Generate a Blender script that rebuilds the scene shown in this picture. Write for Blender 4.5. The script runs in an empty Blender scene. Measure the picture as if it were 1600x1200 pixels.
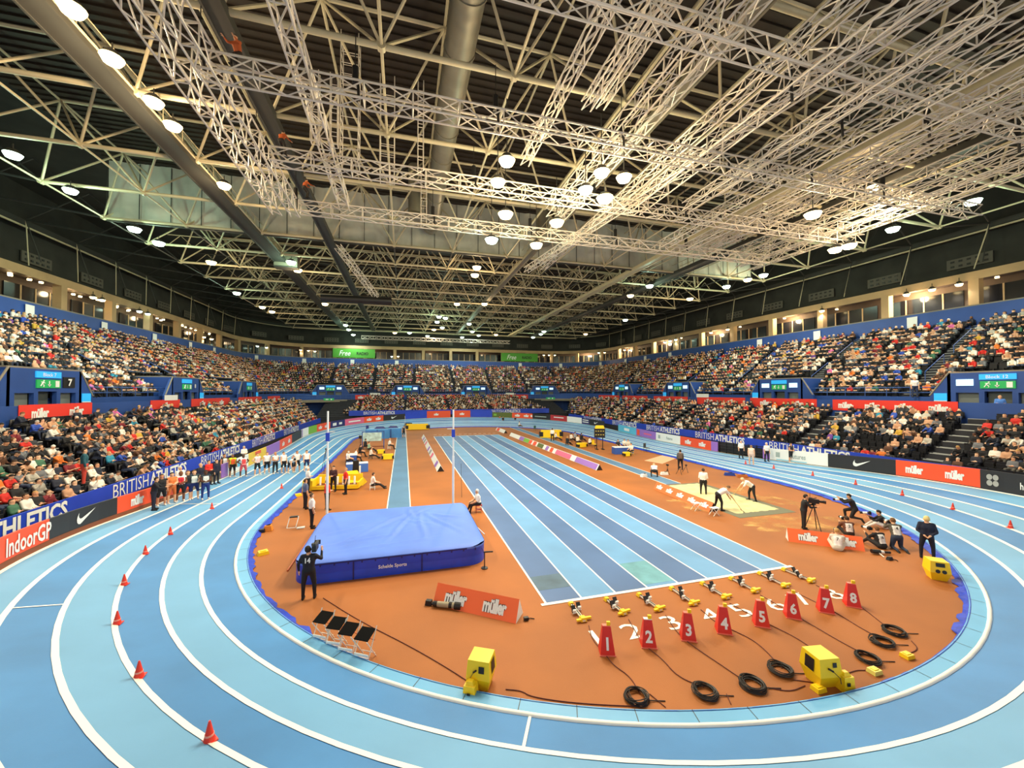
import bpy, math, random
import numpy as np
from mathutils import Vector
random.seed(7); rng=np.random.default_rng(11)
scene=bpy.context.scene; COL=scene.collection
PI=math.pi
# ------------------------------------------------------------------ camera, world, exposure
FPX=609.77; CAMH=6.6018; YAW=.2711; PIT=.019
cam=bpy.data.cameras.new('camera'); camo=bpy.data.objects.new('camera',cam); COL.objects.link(camo)
camo.location=(0,0,CAMH); camo.rotation_euler=(PI/2+PIT,0,-YAW)
cam.sensor_width=36; cam.lens=FPX/1600*36; cam.clip_start=.1; cam.clip_end=400
scene.camera=camo
w=bpy.data.worlds.new('world'); scene.world=w; w.use_nodes=True
w.node_tree.nodes['Background'].inputs[0].default_value=(1,.93,.84,1); w.node_tree.nodes['Background'].inputs[1].default_value=.8  # warm fill added through the unbuilt near end, brightens camera-facing surfaces
scene.view_settings.view_transform='Standard'; scene.view_settings.look='None'; scene.view_settings.gamma=1
scene.view_settings.exposure=0.36; scene.view_settings.use_curve_mapping=False
LIGHT_W=1300; SPILL=.36
# ------------------------------------------------------------------ pixel -> place helpers (1600x1200 frame)
def ray(u,v):
    d=np.array([(u-800)/FPX,1,-(v-600)/FPX]);c,s=math.cos(PIT),math.sin(PIT)
    d=np.array([d[0],d[1]*c-d[2]*s,d[1]*s+d[2]*c]);c,s=math.cos(YAW),math.sin(YAW)
    return np.array([d[0]*c+d[1]*s,-d[0]*s+d[1]*c,d[2]])
CPOS=np.array([0,0,CAMH])
def gz(u,v,z): d=ray(u,v); return CPOS+d*(z-CAMH)/d[2]
def visible(p,m=60):
    P=np.array(p,float)-CPOS;c,s=math.cos(YAW),math.sin(YAW)
    q=np.array([P[0]*c-P[1]*s,P[0]*s+P[1]*c,P[2]])
    if q[1]<.5: return False
    u=800+FPX*q[0]/q[1]; v=600-FPX*q[2]/q[1]
    return -m<u<1600+m and -m<v<1200+m
# ------------------------------------------------------------------ colours and materials
def lin(h):
    h=h.lstrip('#'); c=[int(h[i:i+2],16)/255 for i in (0,2,4)]
    return tuple(x/12.92 if x<=.04045 else ((x+.055)/1.055)**2.4 for x in c)+(1,)
MATS={}
def mat(name,hexc,rough=.6,metal=0,emit=0,var=0,vscale=3,spec=.5,bump=0,bscale=20,col2=None):
    if name in MATS: return MATS[name]
    m=bpy.data.materials.new(name); m.use_nodes=True; nt=m.node_tree; b=nt.nodes['Principled BSDF']
    c=lin(hexc); b.inputs['Base Color'].default_value=c; b.inputs['Roughness'].default_value=rough
    b.inputs['Metallic'].default_value=metal; b.inputs['Specular IOR Level'].default_value=spec
    m.diffuse_color=c
    if emit:
        b.inputs['Emission Color'].default_value=c; b.inputs['Emission Strength'].default_value=emit
    if var or bump:
        tc=nt.nodes.new('ShaderNodeTexCoord')
        nz=nt.nodes.new('ShaderNodeTexNoise'); nz.inputs['Scale'].default_value=vscale; nz.inputs['Detail'].default_value=5
        nt.links.new(tc.outputs['Object'],nz.inputs['Vector'])
        if var:
            mx=nt.nodes.new('ShaderNodeMix'); mx.data_type='RGBA'
            d=lin(col2) if col2 else tuple(x*(1-var) for x in c[:3])+(1,)
            l=tuple(min(1,x*(1+var*.6)) for x in c[:3])+(1,)
            mx.inputs['A'].default_value=l; mx.inputs['B'].default_value=d
            mr=nt.nodes.new('ShaderNodeMapRange'); mr.inputs['From Min'].default_value=.35; mr.inputs['From Max'].default_value=.68
            nt.links.new(nz.outputs['Fac'],mr.inputs['Value']); nt.links.new(mr.outputs['Result'],mx.inputs['Factor'])
            nt.links.new(mx.outputs['Result'],b.inputs['Base Color'])
        if bump:
            n2=nt.nodes.new('ShaderNodeTexNoise'); n2.inputs['Scale'].default_value=bscale; n2.inputs['Detail'].default_value=4
            nt.links.new(tc.outputs['Object'],n2.inputs['Vector'])
            bp=nt.nodes.new('ShaderNodeBump'); bp.inputs['Strength'].default_value=bump; bp.inputs['Distance'].default_value=.05
            nt.links.new(n2.outputs['Fac'],bp.inputs['Height']); nt.links.new(bp.outputs['Normal'],b.inputs['Normal'])
    MATS[name]=m; return m
def cm(hexc,rough=.75): return mat('cloth_'+hexc.strip('#'),hexc,rough)
M_mid=mat('track_mid_blue','#4084c2',.55,var=.16,vscale=.35,bump=.08,bscale=60)
M_light=mat('track_light_blue','#6ba6d2',.55,var=.10,vscale=.35,bump=.08,bscale=60)
M_apron=mat('apron_blue','#66aedd',.5,var=.08,vscale=.6)
M_line=mat('line_white','#f6f4ea',.5)
M_orange=mat('infield_orange','#a46025',.7,var=.2,vscale=.22,bump=.1,bscale=50)
M_sp_d=mat('sprint_slate','#4a6b9c',.55,var=.14,vscale=.4)
M_sp_l=mat('sprint_pale','#6499c8',.55,var=.12,vscale=.4)
M_rw=mat('runway_slate','#557fa6',.55,var=.12,vscale=.5)
M_blue=mat('arena_blue','#234a94',.55,var=.12,vscale=.5)
M_banner=mat('banner_blue','#1f45c8',.5,var=.08,vscale=1)
M_skirt=mat('skirt_blue','#1c40c4',.6,var=.25,vscale=4,bump=.4,bscale=5)
M_step=mat('terrace_dark','#2a2c33',.8,var=.2,vscale=2)
M_nose=mat('step_nosing','#b9bcb8',.6)
M_seat=mat('seat_black','#1d1e22',.45)
M_red=mat('board_red','#f0552c',.5)
M_red2=mat('banner_red','#e53a2e',.55)
M_black=mat('board_black','#26272b',.5)
M_white=mat('board_white','#eef2f0',.5)
M_alu=mat('truss_aluminium','#e6ded0',.4,metal=.1)
M_steel=mat('painted_steel','#cfc4a2',.5,metal=.1,var=.08,vscale=1)
M_steeld=mat('dark_steel','#3f3f3c',.55,metal=.2)
M_deck=mat('roof_deck','#332b22',.7,var=.3,vscale=.3)
M_deckd=mat('roof_deck_shade','#2a2b27',.8,var=.35,vscale=.5)  # shade of the outer roof deck put into its colour; head wall shares it
M_curtain=mat('curtain_grey','#d8d8ca',.8,var=.3,vscale=.25,bump=.35,bscale=1.2)
M_conc=mat('concrete','#8b8474',.8,var=.15,vscale=.6)
M_suite=mat('suite_beige','#b99c74',.7,var=.15,vscale=.4)
M_suited=mat('suite_brown','#54463a',.7,var=.2,vscale=.4)
M_glass=mat('glass_dark','#181a20',.15)
M_door=mat('door_grey','#6f7a78',.5,var=.1,vscale=1)
M_blk=mat('black_plastic','#141416',.45)
M_cable=mat('cable_black','#1c1410',.6)
M_yel=mat('yellow_plastic','#f6cf16',.45)
M_duct=mat('duct_grey','#8f8a78',.45,metal=.3,var=.15,vscale=1)
M_skyb=mat('sign_sky_blue','#2aa2e2',.4,emit=.5)
M_green=mat('sign_green','#1f9a50',.5,emit=.35)
M_screen=mat('screen_lit','#bfe6f4',.4,emit=.9)
M_freeg=mat('banner_green','#55a63a',.6)
M_mat_top=mat('mat_light_blue','#5a82e4',.55,var=.1,vscale=.9)
M_mat_side=mat('mat_royal_blue','#1c46cc',.4,var=.18,vscale=1.5)
M_matnavy=mat('mat_navy','#141f6c',.5)
M_sand=mat('sand','#d8cf9c',.95,var=.14,vscale=2.5,bump=.8,bscale=9)
M_pit=mat('pit_surround','#6f6f5a',.8)
M_rail=mat('rail_blue','#34589e',.4)
M_warm=mat('lens_warm','#ffe2a0',.5,emit=9)
M_cool=mat('lens_cool','#e2ffe4',.5,emit=9)
M_brown=mat('board_brown','#7c4326',.7)
M_purple=mat('board_purple','#9a6fc8',.5)
M_cyan=mat('board_cyan','#5cbfe4',.5)
M_pink=mat('board_pink','#e2688f',.5)
M_clover=mat('board_grey','#a9aca8',.5)
M_cone=mat('cone_red','#e8361f',.5)
M_tent=mat('folded_grey','#9a9aa0',.6)
# ------------------------------------------------------------------ mesh building
class MB:
    def __init__(s): s.v=[];s.f=[];s.m=[];s.mats=[];s.smooth=[]
    def mi(s,m):
        if m is None: return 0
        if m not in s.mats: s.mats.append(m)
        return s.mats.index(m)
    def add(s,vs,fs,m=None,smooth=False):
        o=len(s.v); s.v+= [tuple(map(float,q)) for q in vs]; k=s.mi(m)
        for f in fs: s.f.append([i+o for i in f]); s.m.append(k); s.smooth.append(smooth)
    def box(s,c,size,m=None,rz=0,rx=0,taper=1):
        hx,hy,hz=[q/2 for q in size]; P=[]
        for z in (-hz,hz):
            k=taper if z>0 else 1
            for x,y in ((-hx,-hy),(hx,-hy),(hx,hy),(-hx,hy)): P.append([x*k,y*k,z])
        P=np.array(P)
        if rx: c_,s_=math.cos(rx),math.sin(rx); P=np.stack([P[:,0],P[:,1]*c_-P[:,2]*s_,P[:,1]*s_+P[:,2]*c_],1)
        if rz: c_,s_=math.cos(rz),math.sin(rz); P=np.stack([P[:,0]*c_-P[:,1]*s_,P[:,0]*s_+P[:,1]*c_,P[:,2]],1)
        P=P+np.array(c)
        s.add(P,[(0,3,2,1),(4,5,6,7),(0,1,5,4),(1,2,6,5),(2,3,7,6),(3,0,4,7)],m)
    def tube(s,a,b,r,m=None,n=6,r2=None,caps=True):
        a=np.array(a,float);b=np.array(b,float);d=b-a;L=np.linalg.norm(d)
        if L<1e-6: return
        d/=L; t=np.array([0,0,1.]) if abs(d[2])<.9 else np.array([1.,0,0]); x=np.cross(d,t);x/=np.linalg.norm(x);y=np.cross(d,x)
        r2=r if r2 is None else r2; P=[]
        for c,rr in ((a,r),(b,r2)):
            for i in range(n):
                q=2*PI*i/n; P.append(c+rr*(math.cos(q)*x+math.sin(q)*y))
        F=[(i,(i+1)%n,n+(i+1)%n,n+i) for i in range(n)]
        s.add(P,F,m,n>6)
        if caps: s.add(P,[tuple(range(n))[::-1],tuple(range(n,2*n))],m)
    def poly(s,pts,r,m=None,n=6):
        for a,b in zip(pts[:-1],pts[1:]): s.tube(a,b,r,m,n,caps=False)
    def build(s,name,parent=None,loc=(0,0,0),rz=0,mats=None):
        me=bpy.data.meshes.new(name); me.from_pydata(s.v,[],s.f)
        for m in (mats or s.mats): me.materials.append(m)
        if s.f:
            me.polygons.foreach_set('material_index',s.m); me.polygons.foreach_set('use_smooth',s.smooth)
        me.update()
        o=bpy.data.objects.new(name,me); COL.objects.link(o); o.location=loc; o.rotation_euler=(0,0,rz)
        if parent: o.parent=parent
        return o
def tag(o,label,cat,group=None,kind=None):
    if label:o['label']=label
    if cat:o['category']=cat
    if group:o['group']=group
    if kind:o['kind']=kind
    return o
def empty(name,label,cat,loc,rz=0,group=None):
    o=bpy.data.objects.new(name,None); COL.objects.link(o); o.location=loc; o.rotation_euler=(0,0,rz); o.empty_display_size=.2
    return tag(o,label,cat,group)
def struct(o): o['kind']='structure'; return o
def copy_tree(o,parent=None):
    c=o.copy(); COL.objects.link(c)
    if parent: c.parent=parent
    for ch in list(o.children): copy_tree(ch,c)
    return c
ORD=['first','second','third','fourth','fifth','sixth','seventh','eighth','ninth','tenth','eleventh','twelfth','thirteenth','fourteenth','fifteenth','sixteenth','seventeenth','eighteenth','nineteenth','twentieth']
def ordn(i): return ORD[i] if i<20 else f'{i+1}th'
# text as flat mesh data: returns verts (n,2), faces, width
_T={}
def text2d(txt,bold=0.0,xs=1.0,space=1.0,shear=0):
    k=(txt,bold,xs,space,shear)
    if k in _T: return _T[k]
    cu=bpy.data.curves.new('lettering','FONT'); cu.body=txt; cu.offset=bold; cu.space_character=space; cu.shear=shear; cu.resolution_u=2
    o=bpy.data.objects.new('lettering_tmp',cu); COL.objects.link(o); bpy.context.view_layer.update()
    me=bpy.data.meshes.new_from_object(o.evaluated_get(bpy.context.evaluated_depsgraph_get()))
    V=np.array([v.co[:2] for v in me.vertices]).reshape(-1,2); F=[tuple(p.vertices) for p in me.polygons]
    bpy.data.objects.remove(o); bpy.data.curves.remove(cu); bpy.data.meshes.remove(me)
    V=V*np.array([xs,1]); x0,x1=V[:,0].min(),V[:,0].max(); y0,y1=V[:,1].min(),V[:,1].max()
    V=(V-np.array([(x0+x1)/2,(y0+y1)/2]))/(y1-y0)      # unit height, centred
    _T[k]=(V,F,(x1-x0)/(y1-y0)); return _T[k]
SW=[(1,.42),(.6,.20),(.40,.10),(.28,.04),(.18,0),(.08,.02),(.02,.08),(0,.17),(.03,.27),(.12,.40),(.10,.31),(.12,.235),(.18,.19),(.27,.185),(.40,.22),(.7,.32)]
def swoosh2d():
    V=(np.array(SW)-np.array([.5,.21]))/.42
    return V,[tuple(range(len(V)))[::-1]],1/.42
def clover2d():
    V=[];F=[]
    for cx,cy in ((-.26,.26),(.26,.26),(-.26,-.26),(.26,-.26)):
        b=len(V)
        for i in range(14): V.append((cx+.25*math.cos(i*PI/7),cy+.25*math.sin(i*PI/7)))
        F.append(tuple(range(b,b+14)))
    return np.array(V),F,1
def place2d(mb,T,height,origin,xd,yd,m,lift=.012):
    V,F,W=T; xd=np.array(xd,float);yd=np.array(yd,float);n=np.cross(xd,yd);n/=np.linalg.norm(n)
    P=np.array(origin,float)+height*(V[:,:1]*xd+V[:,1:]*yd)+n*lift
    mb.add(P,F,m)
MUL=lambda: text2d('müller',.045,.62,.93)
BRI=lambda: text2d('BRITISH',-.004,.85)
ATH=lambda: text2d('ATHLETICS',.035,.85)
# ------------------------------------------------------------------ people
RC={}
def cap_mesh(mb,a,ra,b,rb,n=10,rings=3):
    a=np.array(a,float);b=np.array(b,float);d=b-a;L=np.linalg.norm(d)
    d=d/L if L>1e-5 else np.array([0,0,1.]); t=np.array([0,0,1.]) if abs(d[2])<.9 else np.array([1.,0,0])
    x=np.cross(d,t);x/=np.linalg.norm(x);y=np.cross(d,x);P=[];prof=[]
    for i in range(rings+1):
        q=-PI/2+PI/2*i/rings; prof.append((a+d*ra*math.sin(q),ra*math.cos(q)))
    for i in range(rings+1):
        q=PI/2*i/rings; prof.append((b+d*rb*math.sin(q),rb*math.cos(q)))
    for c,r in prof:
        r=max(r,.0008)
        for i in range(n): P.append(c+r*(math.cos(2*PI*i/n)*x+math.sin(2*PI*i/n)*y))
    F=[]
    for j in range(len(prof)-1):
        for i in range(n): F.append((j*n+i,j*n+(i+1)%n,(j+1)*n+(i+1)%n,(j+1)*n+i))
    F.append(tuple(range(n))[::-1]); F.append(tuple(range((len(prof)-1)*n,len(prof)*n)))
    mb.add(P,F,None,True)
def nrm(v): v=np.array(v,float); return v/np.linalg.norm(v)
# slots: 0 skin 1 hair 2 top 3 bottoms 4 shoes 5 upper-arm 6 forearm 7 shin 8 eye 9 panel
def skeleton(P):
    lean=P.get('lean',0); J={}
    up=np.array([0,math.sin(lean),math.cos(lean)]); fw=np.array([0,math.cos(lean),-math.sin(lean)])
    tL,tR=[nrm(P.get(k,(sx*.08,0.02,-1))) for k,sx in (('thL',-1),('thR',1))]
    sL,sR=[nrm(P.get(k,(sx*.02,-.05,-1))) for k,sx in (('shL',-1),('shR',1))]
    hip={'L':np.array([-.095,0,0]),'R':np.array([.095,0,0])}
    kL=hip['L']+tL*.44; kR=hip['R']+tR*.44; aL=kL+sL*.42; aR=kR+sR*.42
    low=min(aL[2],aR[2])-.075
    if P.get('base') is not None: low=-P['base']
    off=np.array([0,0,-low])
    ch=up*.34; nb=up*.50
    J['pel']=up*.05; J['waist']=up*.16; J['chest']=ch; J['neck']=nb
    hd=nrm(up+fw*P.get('nod',0)*1.0+np.array([P.get('tilt',0),0,0]))
    J['head0']=nb+hd*.115; J['head1']=nb+hd*.185; J['hd']=hd
    hf=fw*math.cos(P.get('nod',0))-up*math.sin(P.get('nod',0))*1; 
    ht=P.get('turn',0); J['hf']=nrm(hf*math.cos(ht)+np.array([1,0,0])*math.sin(ht))
    for s,sx in (('L',-1),('R',1)):
        J['sh'+s]=up*.455+np.array([sx*.185,0,0])
        ua=nrm(P.get('ua'+s,(sx*.18,.02,-1))); fa=nrm(P.get('fa'+s,(sx*.05,.2,-1)))
        J['el'+s]=J['sh'+s]+ua*.29; J['wr'+s]=J['el'+s]+fa*.25; J['ha'+s]=J['wr'+s]+fa*.09; J['fd'+s]=fa
    J['hipL'],J['hipR'],J['knL'],J['knR'],J['anL'],J['anR']=hip['L'],hip['R'],kL,kR,aL,aR
    fd=P.get('foot',(0,1,0))
    for s in 'LR':
        f=nrm(P.get('ft'+s,fd)); J['heel'+s]=J['an'+s]-f*.03+np.array([0,0,-.035]); J['toe'+s]=J['an'+s]+f*.16+np.array([0,0,-.045])
    for k in J:
        if k not in('hd','hf','fdL','fdR'): J[k]=J[k]+off
    return J,fw
def prims(P,fem=False):
    J,fw=skeleton(P); w=1.0; R=[]
    X=np.array([1,0,0])
    R.append((J['hipL']*.8+J['hipR']*.2,.125,J['hipR']*.8+J['hipL']*.2,.125,3))
    for s in (-1,1):
        R.append((J['waist']+X*s*.045,.115,J['chest']+X*s*.065,.125,2))
        R.append((J['pel']+X*s*.05,.118,J['waist']+X*s*.045,.112,2))
    R.append((J['shL'],.068,J['shR'],.068,2))
    R.append((J['chest'],.125,J['neck']-(J['neck']-J['chest'])*.2,.075,2))
    R.append((J['neck'],.056,J['head0'],.055,0))
    R.append((J['head0']+J['hf']*.012,.078,J['head1'],.094,0))
    R.append((J['head0']+J['hf']*.04-J['hd']*.025,.05,J['head0']+J['hf']*.03,.06,0))
    hl=P.get('hairlen',.0)
    R.append((J['head0']*.3+J['head1']*.7-J['hf']*.028+J['hd']*.02,.094,J['head1']-J['hf']*.012+J['hd']*.026,.094,1))
    if hl: R.append((J['head1']-J['hf']*.04,.088,J['neck']-J['hf']*.07-J['hd']*hl,.06,1))
    R.append((J['head0']+J['hf']*.088+J['hd']*.018,.013,J['head0']+J['hf']*.098,.017,0))
    for sx in (-1,1):
        e=np.cross(J['hf'],J['hd'])*sx*.092+J['head0']*.6+J['head1']*.4; R.append((e,.018,e+J['hd']*.02,.018,0))
    for s in 'LR':
        R.append((J['sh'+s],.062,J['el'+s],.044,5)); R.append((J['el'+s],.043,J['wr'+s],.03,6))
        R.append((J['wr'+s],.028,J['ha'+s],.036,0))
        R.append((J['hip'+s],.098,J['kn'+s],.062,3)); R.append((J['kn'+s],.06,J['an'+s],.042,7))
        R.append((J['heel'+s],.042,J['toe'+s],.038,4))
    return R,J
def figure_mesh(key,P,voxel=.03,detail=True):
    if key in RC: return RC[key]
    R,J=prims(P); mb=MB()
    for a,ra,b,rb,t in R: cap_mesh(mb,a,ra*(1.0 if t in(0,1) else 1.14)+.004,b,rb*(1.0 if t in(0,1) else 1.14)+.004)
    me=bpy.data.meshes.new('tmp'); me.from_pydata(mb.v,[],mb.f)
    o=bpy.data.objects.new('tmp',me); COL.objects.link(o)
    md=o.modifiers.new('r','REMESH'); md.mode='VOXEL'; md.voxel_size=voxel
    if voxel<.08:
        sm=o.modifiers.new('s','SMOOTH'); sm.iterations=2; sm.factor=.5
    bpy.context.view_layer.update()
    m2=bpy.data.meshes.new_from_object(o.evaluated_get(bpy.context.evaluated_depsgraph_get()))
    bpy.data.objects.remove(o); bpy.data.meshes.remove(me)
    V=np.array([v.co[:] for v in m2.vertices]); F=[tuple(p.vertices) for p in m2.polygons]; bpy.data.meshes.remove(m2)
    C=np.array([V[list(f)].mean(0) for f in F])
    best=np.full(len(C),9.);lab=np.zeros(len(C),int)
    for a,ra,b,rb,t in R:
        a=np.array(a);b=np.array(b);d=b-a;q=np.clip(((C-a)@d)/max(d@d,1e-9),0,1)
        ds=np.linalg.norm(C-(a+q[:,None]*d),axis=1)-(ra+q*(rb-ra)); k=ds<best; best[k]=ds[k]; lab[k]=t
    up=nrm(J['neck']-J['pel']); fwv=np.cross(up,np.array([1,0,0]))
    h=(C-J['pel'])@up; side=np.abs(C[:,0]); dep=(C-J['pel'])@fwv
    k=(lab==2)&(side<.135)&(h>.02)&(h<.40)&(np.abs(dep)>.055); lab[k]=9
    mb=MB(); mb.v=[tuple(v) for v in V]; mb.f=[list(f) for f in F]; mb.m=[int(x) for x in lab]; mb.smooth=[True]*len(F)
    if detail:
        rt=np.cross(J['hf'],J['hd'])
        def sub(fn,slot):
            n=len(mb.f); fn(); 
            for i in range(n,len(mb.f)): mb.m[i]=slot
        for sx in (-1,1):
            c=J['head0']*.5+J['head1']*.5+J['hf']*.080+rt*sx*.032-J['hd']*.002
            sub(lambda: cap_mesh(mb,c,.011,c+rt*.004,.011,6,2),8)
        c=J['head0']+J['hf']*.092-J['hd']*.03
        sub(lambda: cap_mesh(mb,c-rt*.018,.006,c+rt*.018,.006,5,1),0)
        for s,sx in (('L',-1),('R',1)):
            fd=J['fd'+s]; pn=nrm(np.cross(fd,[0,0,1]) if abs(fd[2])<.95 else [0,1,0]); pz=np.cross(pn,fd)
            spread=pn
            for i,(o_,l_) in enumerate(((-.027,.062),(-.009,.075),(.009,.07),(.027,.055))):
                a=J['ha'+s]+spread*o_+fd*.02; b=a+fd*l_*.55+pz*.006; c2=b+nrm(fd*.7-pz*.5)*l_*.45
                sub(lambda: (cap_mesh(mb,a,.0095,b,.009,5,1),cap_mesh(mb,b,.009,c2,.007,5,1)),0)
            a=J['wr'+s]+fd*.03+spread*.02; b=a+nrm(spread*.9+fd*.8)*.045
            sub(lambda: cap_mesh(mb,a,.012,b,.010,5,1),0)
    RC[key]=(mb,J); return RC[key]
def mk_fig_obj_mesh(key):
    if ('me',key) in RC: return RC[('me',key)]
    mb,J=RC[key]; me=bpy.data.meshes.new('person'); me.from_pydata(mb.v,[],mb.f)
    for i in range(10): me.materials.append(M_white)
    me.polygons.foreach_set('material_index',mb.m); me.polygons.foreach_set('use_smooth',mb.smooth); me.update()
    RC[('me',key)]=me; return me
SKIN=['#e0ac86','#d49a74','#efc19c','#8a5a3c','#5a3826','#e8b490']
def person(key,P,loc,rz,label,top='#ffffff',bot='#15161c',skin='#e0ac86',hair='#3a2a20',sleeve='half',shin=None,shoe='#101010',panel=None,scale=1,group=None,voxel=.03):
    figure_mesh(key,P,voxel); me=mk_fig_obj_mesh(key)
    o=bpy.data.objects.new('person',me); COL.objects.link(o); o.location=loc; o.rotation_euler=(0,0,rz); o.scale=(scale,)*3
    ua=top if sleeve in('half','long') else skin; fa=top if sleeve=='long' else skin
    cols=[skin,hair,top,bot,shoe,ua,fa,(shin or bot),'#181010',(panel or top)]
    for i,c in enumerate(cols):
        o.material_slots[i].link='OBJECT'; o.material_slots[i].material=cm(c)
    return tag(o,label,'person',group)
# ------------------------------------------------------------------ plan geometry
CX,YN,YF=9.88,23.04,57.0; RI=17.03; LW=.989; ZF=-.15
YMID=(YN+YF)/2
def bank_amp(y):
    far=y>YMID; yy=2*YMID-y if far else y
    s=min(max((yy+11.68)/51.77,0),1); a=1-1.03*s*s*(3-2*s)
    a=max(a,0)
    return a*(.62 if far else 1)
def bank(t,y):
    if t<=0: return 0
    return bank_amp(y)*(.2676*t+.0209*t*t)
def stadium(R,n_arc=72,n_st=16,closed=True):
    P=[];N=[]
    for i in range(n_st): P.append((CX-R,YN+(YF-YN)*i/n_st)); N.append((-1,0))
    for i in range(n_arc):
        a=PI-PI*i/n_arc; P.append((CX+R*math.cos(a),YF+R*math.sin(a))); N.append((math.cos(a),math.sin(a)))
    for i in range(n_st): P.append((CX+R,YF-(YF-YN)*i/n_st)); N.append((1,0))
    for i in range(n_arc):
        a=-PI*i/n_arc; P.append((CX+R*math.cos(a),YN+R*math.sin(a))); N.append((math.cos(a),math.sin(a)))
    return P,N
def ring_mesh(mb,tlist,m,lift=0):
    rows=[]
    for t in tlist:
        P,_=stadium(RI+t*LW); rows.append([(x,y,bank(t,y)+lift) for x,y in P])
    n=len(rows[0]); V=[q for r in rows for q in r]; F=[]
    for j in range(len(rows)-1):
        for i in range(n): F.append((j*n+i,(j+1)*n+i,(j+1)*n+(i+1)%n,j*n+(i+1)%n)[::-1])
    mb.add(V,F,m,True)
# ground under everything
mb=MB(); mb.box((CX,45,-.45),(150,170,.5),M_conc); struct(mb.build('floor'))
# infield
mb=MB(); P,_=stadium(RI-.36); V=[(x,y,ZF) for x,y in P]; V2=[(x,y,ZF-.04) for x,y in P]; n=len(V)
mb.add(V+V2,[tuple(range(n))[::-1]]+[(i,(i+1)%n,n+(i+1)%n,n+i) for i in range(n)],M_orange); struct(mb.build('infield_floor'))
# track lanes
mb=MB(); ring_mesh(mb,[-.41,0],M_apron)
for k in range(6): ring_mesh(mb,[k,k+.5,k+1],M_mid if k%2==0 else M_light)
ring_mesh(mb,[6,6.12],M_light)
struct(mb.build('running_track'))
mb=MB()
for t in range(1,7):
    ww=.06
    ring_mesh(mb,[t-ww,t+ww],M_line,.012)
def crossline(mb,y,t0,t1,side=-1,ww=.04,dy=0):
    N=6
    for i in range(N):
        a=t0+(t1-t0)*i/N;b=t0+(t1-t0)*(i+1)/N; q=[]
        for t,s in ((a,-1),(b,-1),(b,1),(a,1)):
            yy=y+dy*(t-t0)+s*ww; q.append((CX+side*(RI+t*LW),yy,bank(t,yy)+.014))
        mb.add(q,[(0,1,2,3) if side<0 else (3,2,1,0)],M_line)
crossline(mb,26.2,3,6); crossline(mb,35,3,6); crossline(mb,39,0,3,dy=1.0); crossline(mb,45,0,3)
crossline(mb,31,3,6,side=1); crossline(mb,40,0,6,side=1)
for a0,t0,t1 in ((-154,4,5),(-115.6,0,1)):   # radial marks on the near bend
    a=math.radians(a0); q=[]
    for t,s in ((t0,-1),(t1,-1),(t1,1),(t0,1)):
        R=RI+t*LW; q.append((CX+R*math.cos(a)-s*.03*math.sin(a),YN+R*math.sin(a)+s*.03*math.cos(a),bank(t,YN+R*math.sin(a))+.014))
    mb.add(q,[(0,1,2,3)],M_line)
struct(mb.build('track_lane_lines'))
# white kerb rail round the inside edge
mb=MB(); P,N=stadium(RI); prof=[(-.05,0),(-.04,.04),(0,.055),(.04,.04),(.05,0)]; rows=[[(x+nx*d,y+ny*d,z) for (x,y),(nx,ny) in zip(P,N)] for d,z in prof]
n=len(P); V=[q for r in rows for q in r]; F=[(j*n+i,j*n+(i+1)%n,(j+1)*n+(i+1)%n,(j+1)*n+i) for j in range(4) for i in range(n)]
mb.add(V,F,M_line,True); tag(mb.build('track_kerb'),'rounded white kerb running all the way around the inside of the blue track','kerb')
# dark panel joints over the apron
mb=MB()
for i in range(0,44):
    a=math.radians(-178+i*4.1); c,s=math.cos(a),math.sin(a); q=[]
    for R,k in ((16.62,-1),(16.95,-1),(16.95,1),(16.62,1)): q.append((CX+R*c-k*.008*s,YN+R*s+k*.008*c,.004))
    mb.add(q,[(0,1,2,3)],M_steeld)
struct(mb.build('trim_1'))
# crumpled blue skirt between track and infield
mb=MB(); P,N=stadium(RI-.40,n_arc=200,n_st=110); n=len(P)
r0=[(x+nx*.03,y+ny*.03,.012) for (x,y),(nx,ny) in zip(P,N)]
r1=[(x-nx*.05,y-ny*.05,-.05+random.uniform(-.01,.02)) for (x,y),(nx,ny) in zip(P,N)]
r2=[]
for (x,y),(nx,ny) in zip(P,N):
    far=.12+random.uniform(0,.16) if not(y<12 and x<15) else .04+random.uniform(0,.05)
    r2.append((x-nx*far,y-ny*far,ZF+.012+random.uniform(0,.03)))
mb.add(r0+r1+r2,[(j*n+i,(j+1)*n+i,(j+1)*n+(i+1)%n,j*n+(i+1)%n)[::-1] for j in range(2) for i in range(n)],M_skirt)
tag(mb.build('track_skirt'),'crumpled royal blue fabric skirt around the orange infield edge','fabric skirt')
# ------------------------------------------------------------------ infield markings
SX0,SW_,SY0,SY1=4.4,1.238,11.75,59.5
mb=MB(); z=ZF+.006
for k in range(8):
    x0=SX0+k*SW_; mb.box((x0+SW_/2,(SY0+SY1)/2,z-.002),(SW_,SY1-SY0,.008),M_sp_d if k%2==0 else M_sp_l)
struct(mb.build('sprint_straight'))
for k,y0_,l_,c_ in ((0,12.6,1.0,'#466278'),(3,12.0,1.7,'#649fae')):
    mb=MB(); mb.box((SX0+(k+.5)*SW_,y0_+l_/2,z+.001),(SW_-.05,l_,.008),mat('lane_stain_%d'%k,c_,.6,var=.25,vscale=1.2)); struct(mb.build('lane_patch'))
mb=MB()
for k in range(9):
    mb.box((SX0+k*SW_,(SY0+SY1)/2,z+.004),(.055 if k not in(0,8) else .07,SY1-SY0,.008),M_line)
mb.box((SX0+4*SW_,SY0,z+.005),(8*SW_+.35,.13,.009),M_line)
mb.box((SX0+4*SW_,SY1,z+.005),(8*SW_,.1,.009),M_line)
for i in range(13): mb.box((SX0+.35+i*.78,SY1+2.1,z+.004),(.45,.1,.008),M_line)
struct(mb.build('sprint_lines'))
DIG={1:None}
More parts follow.
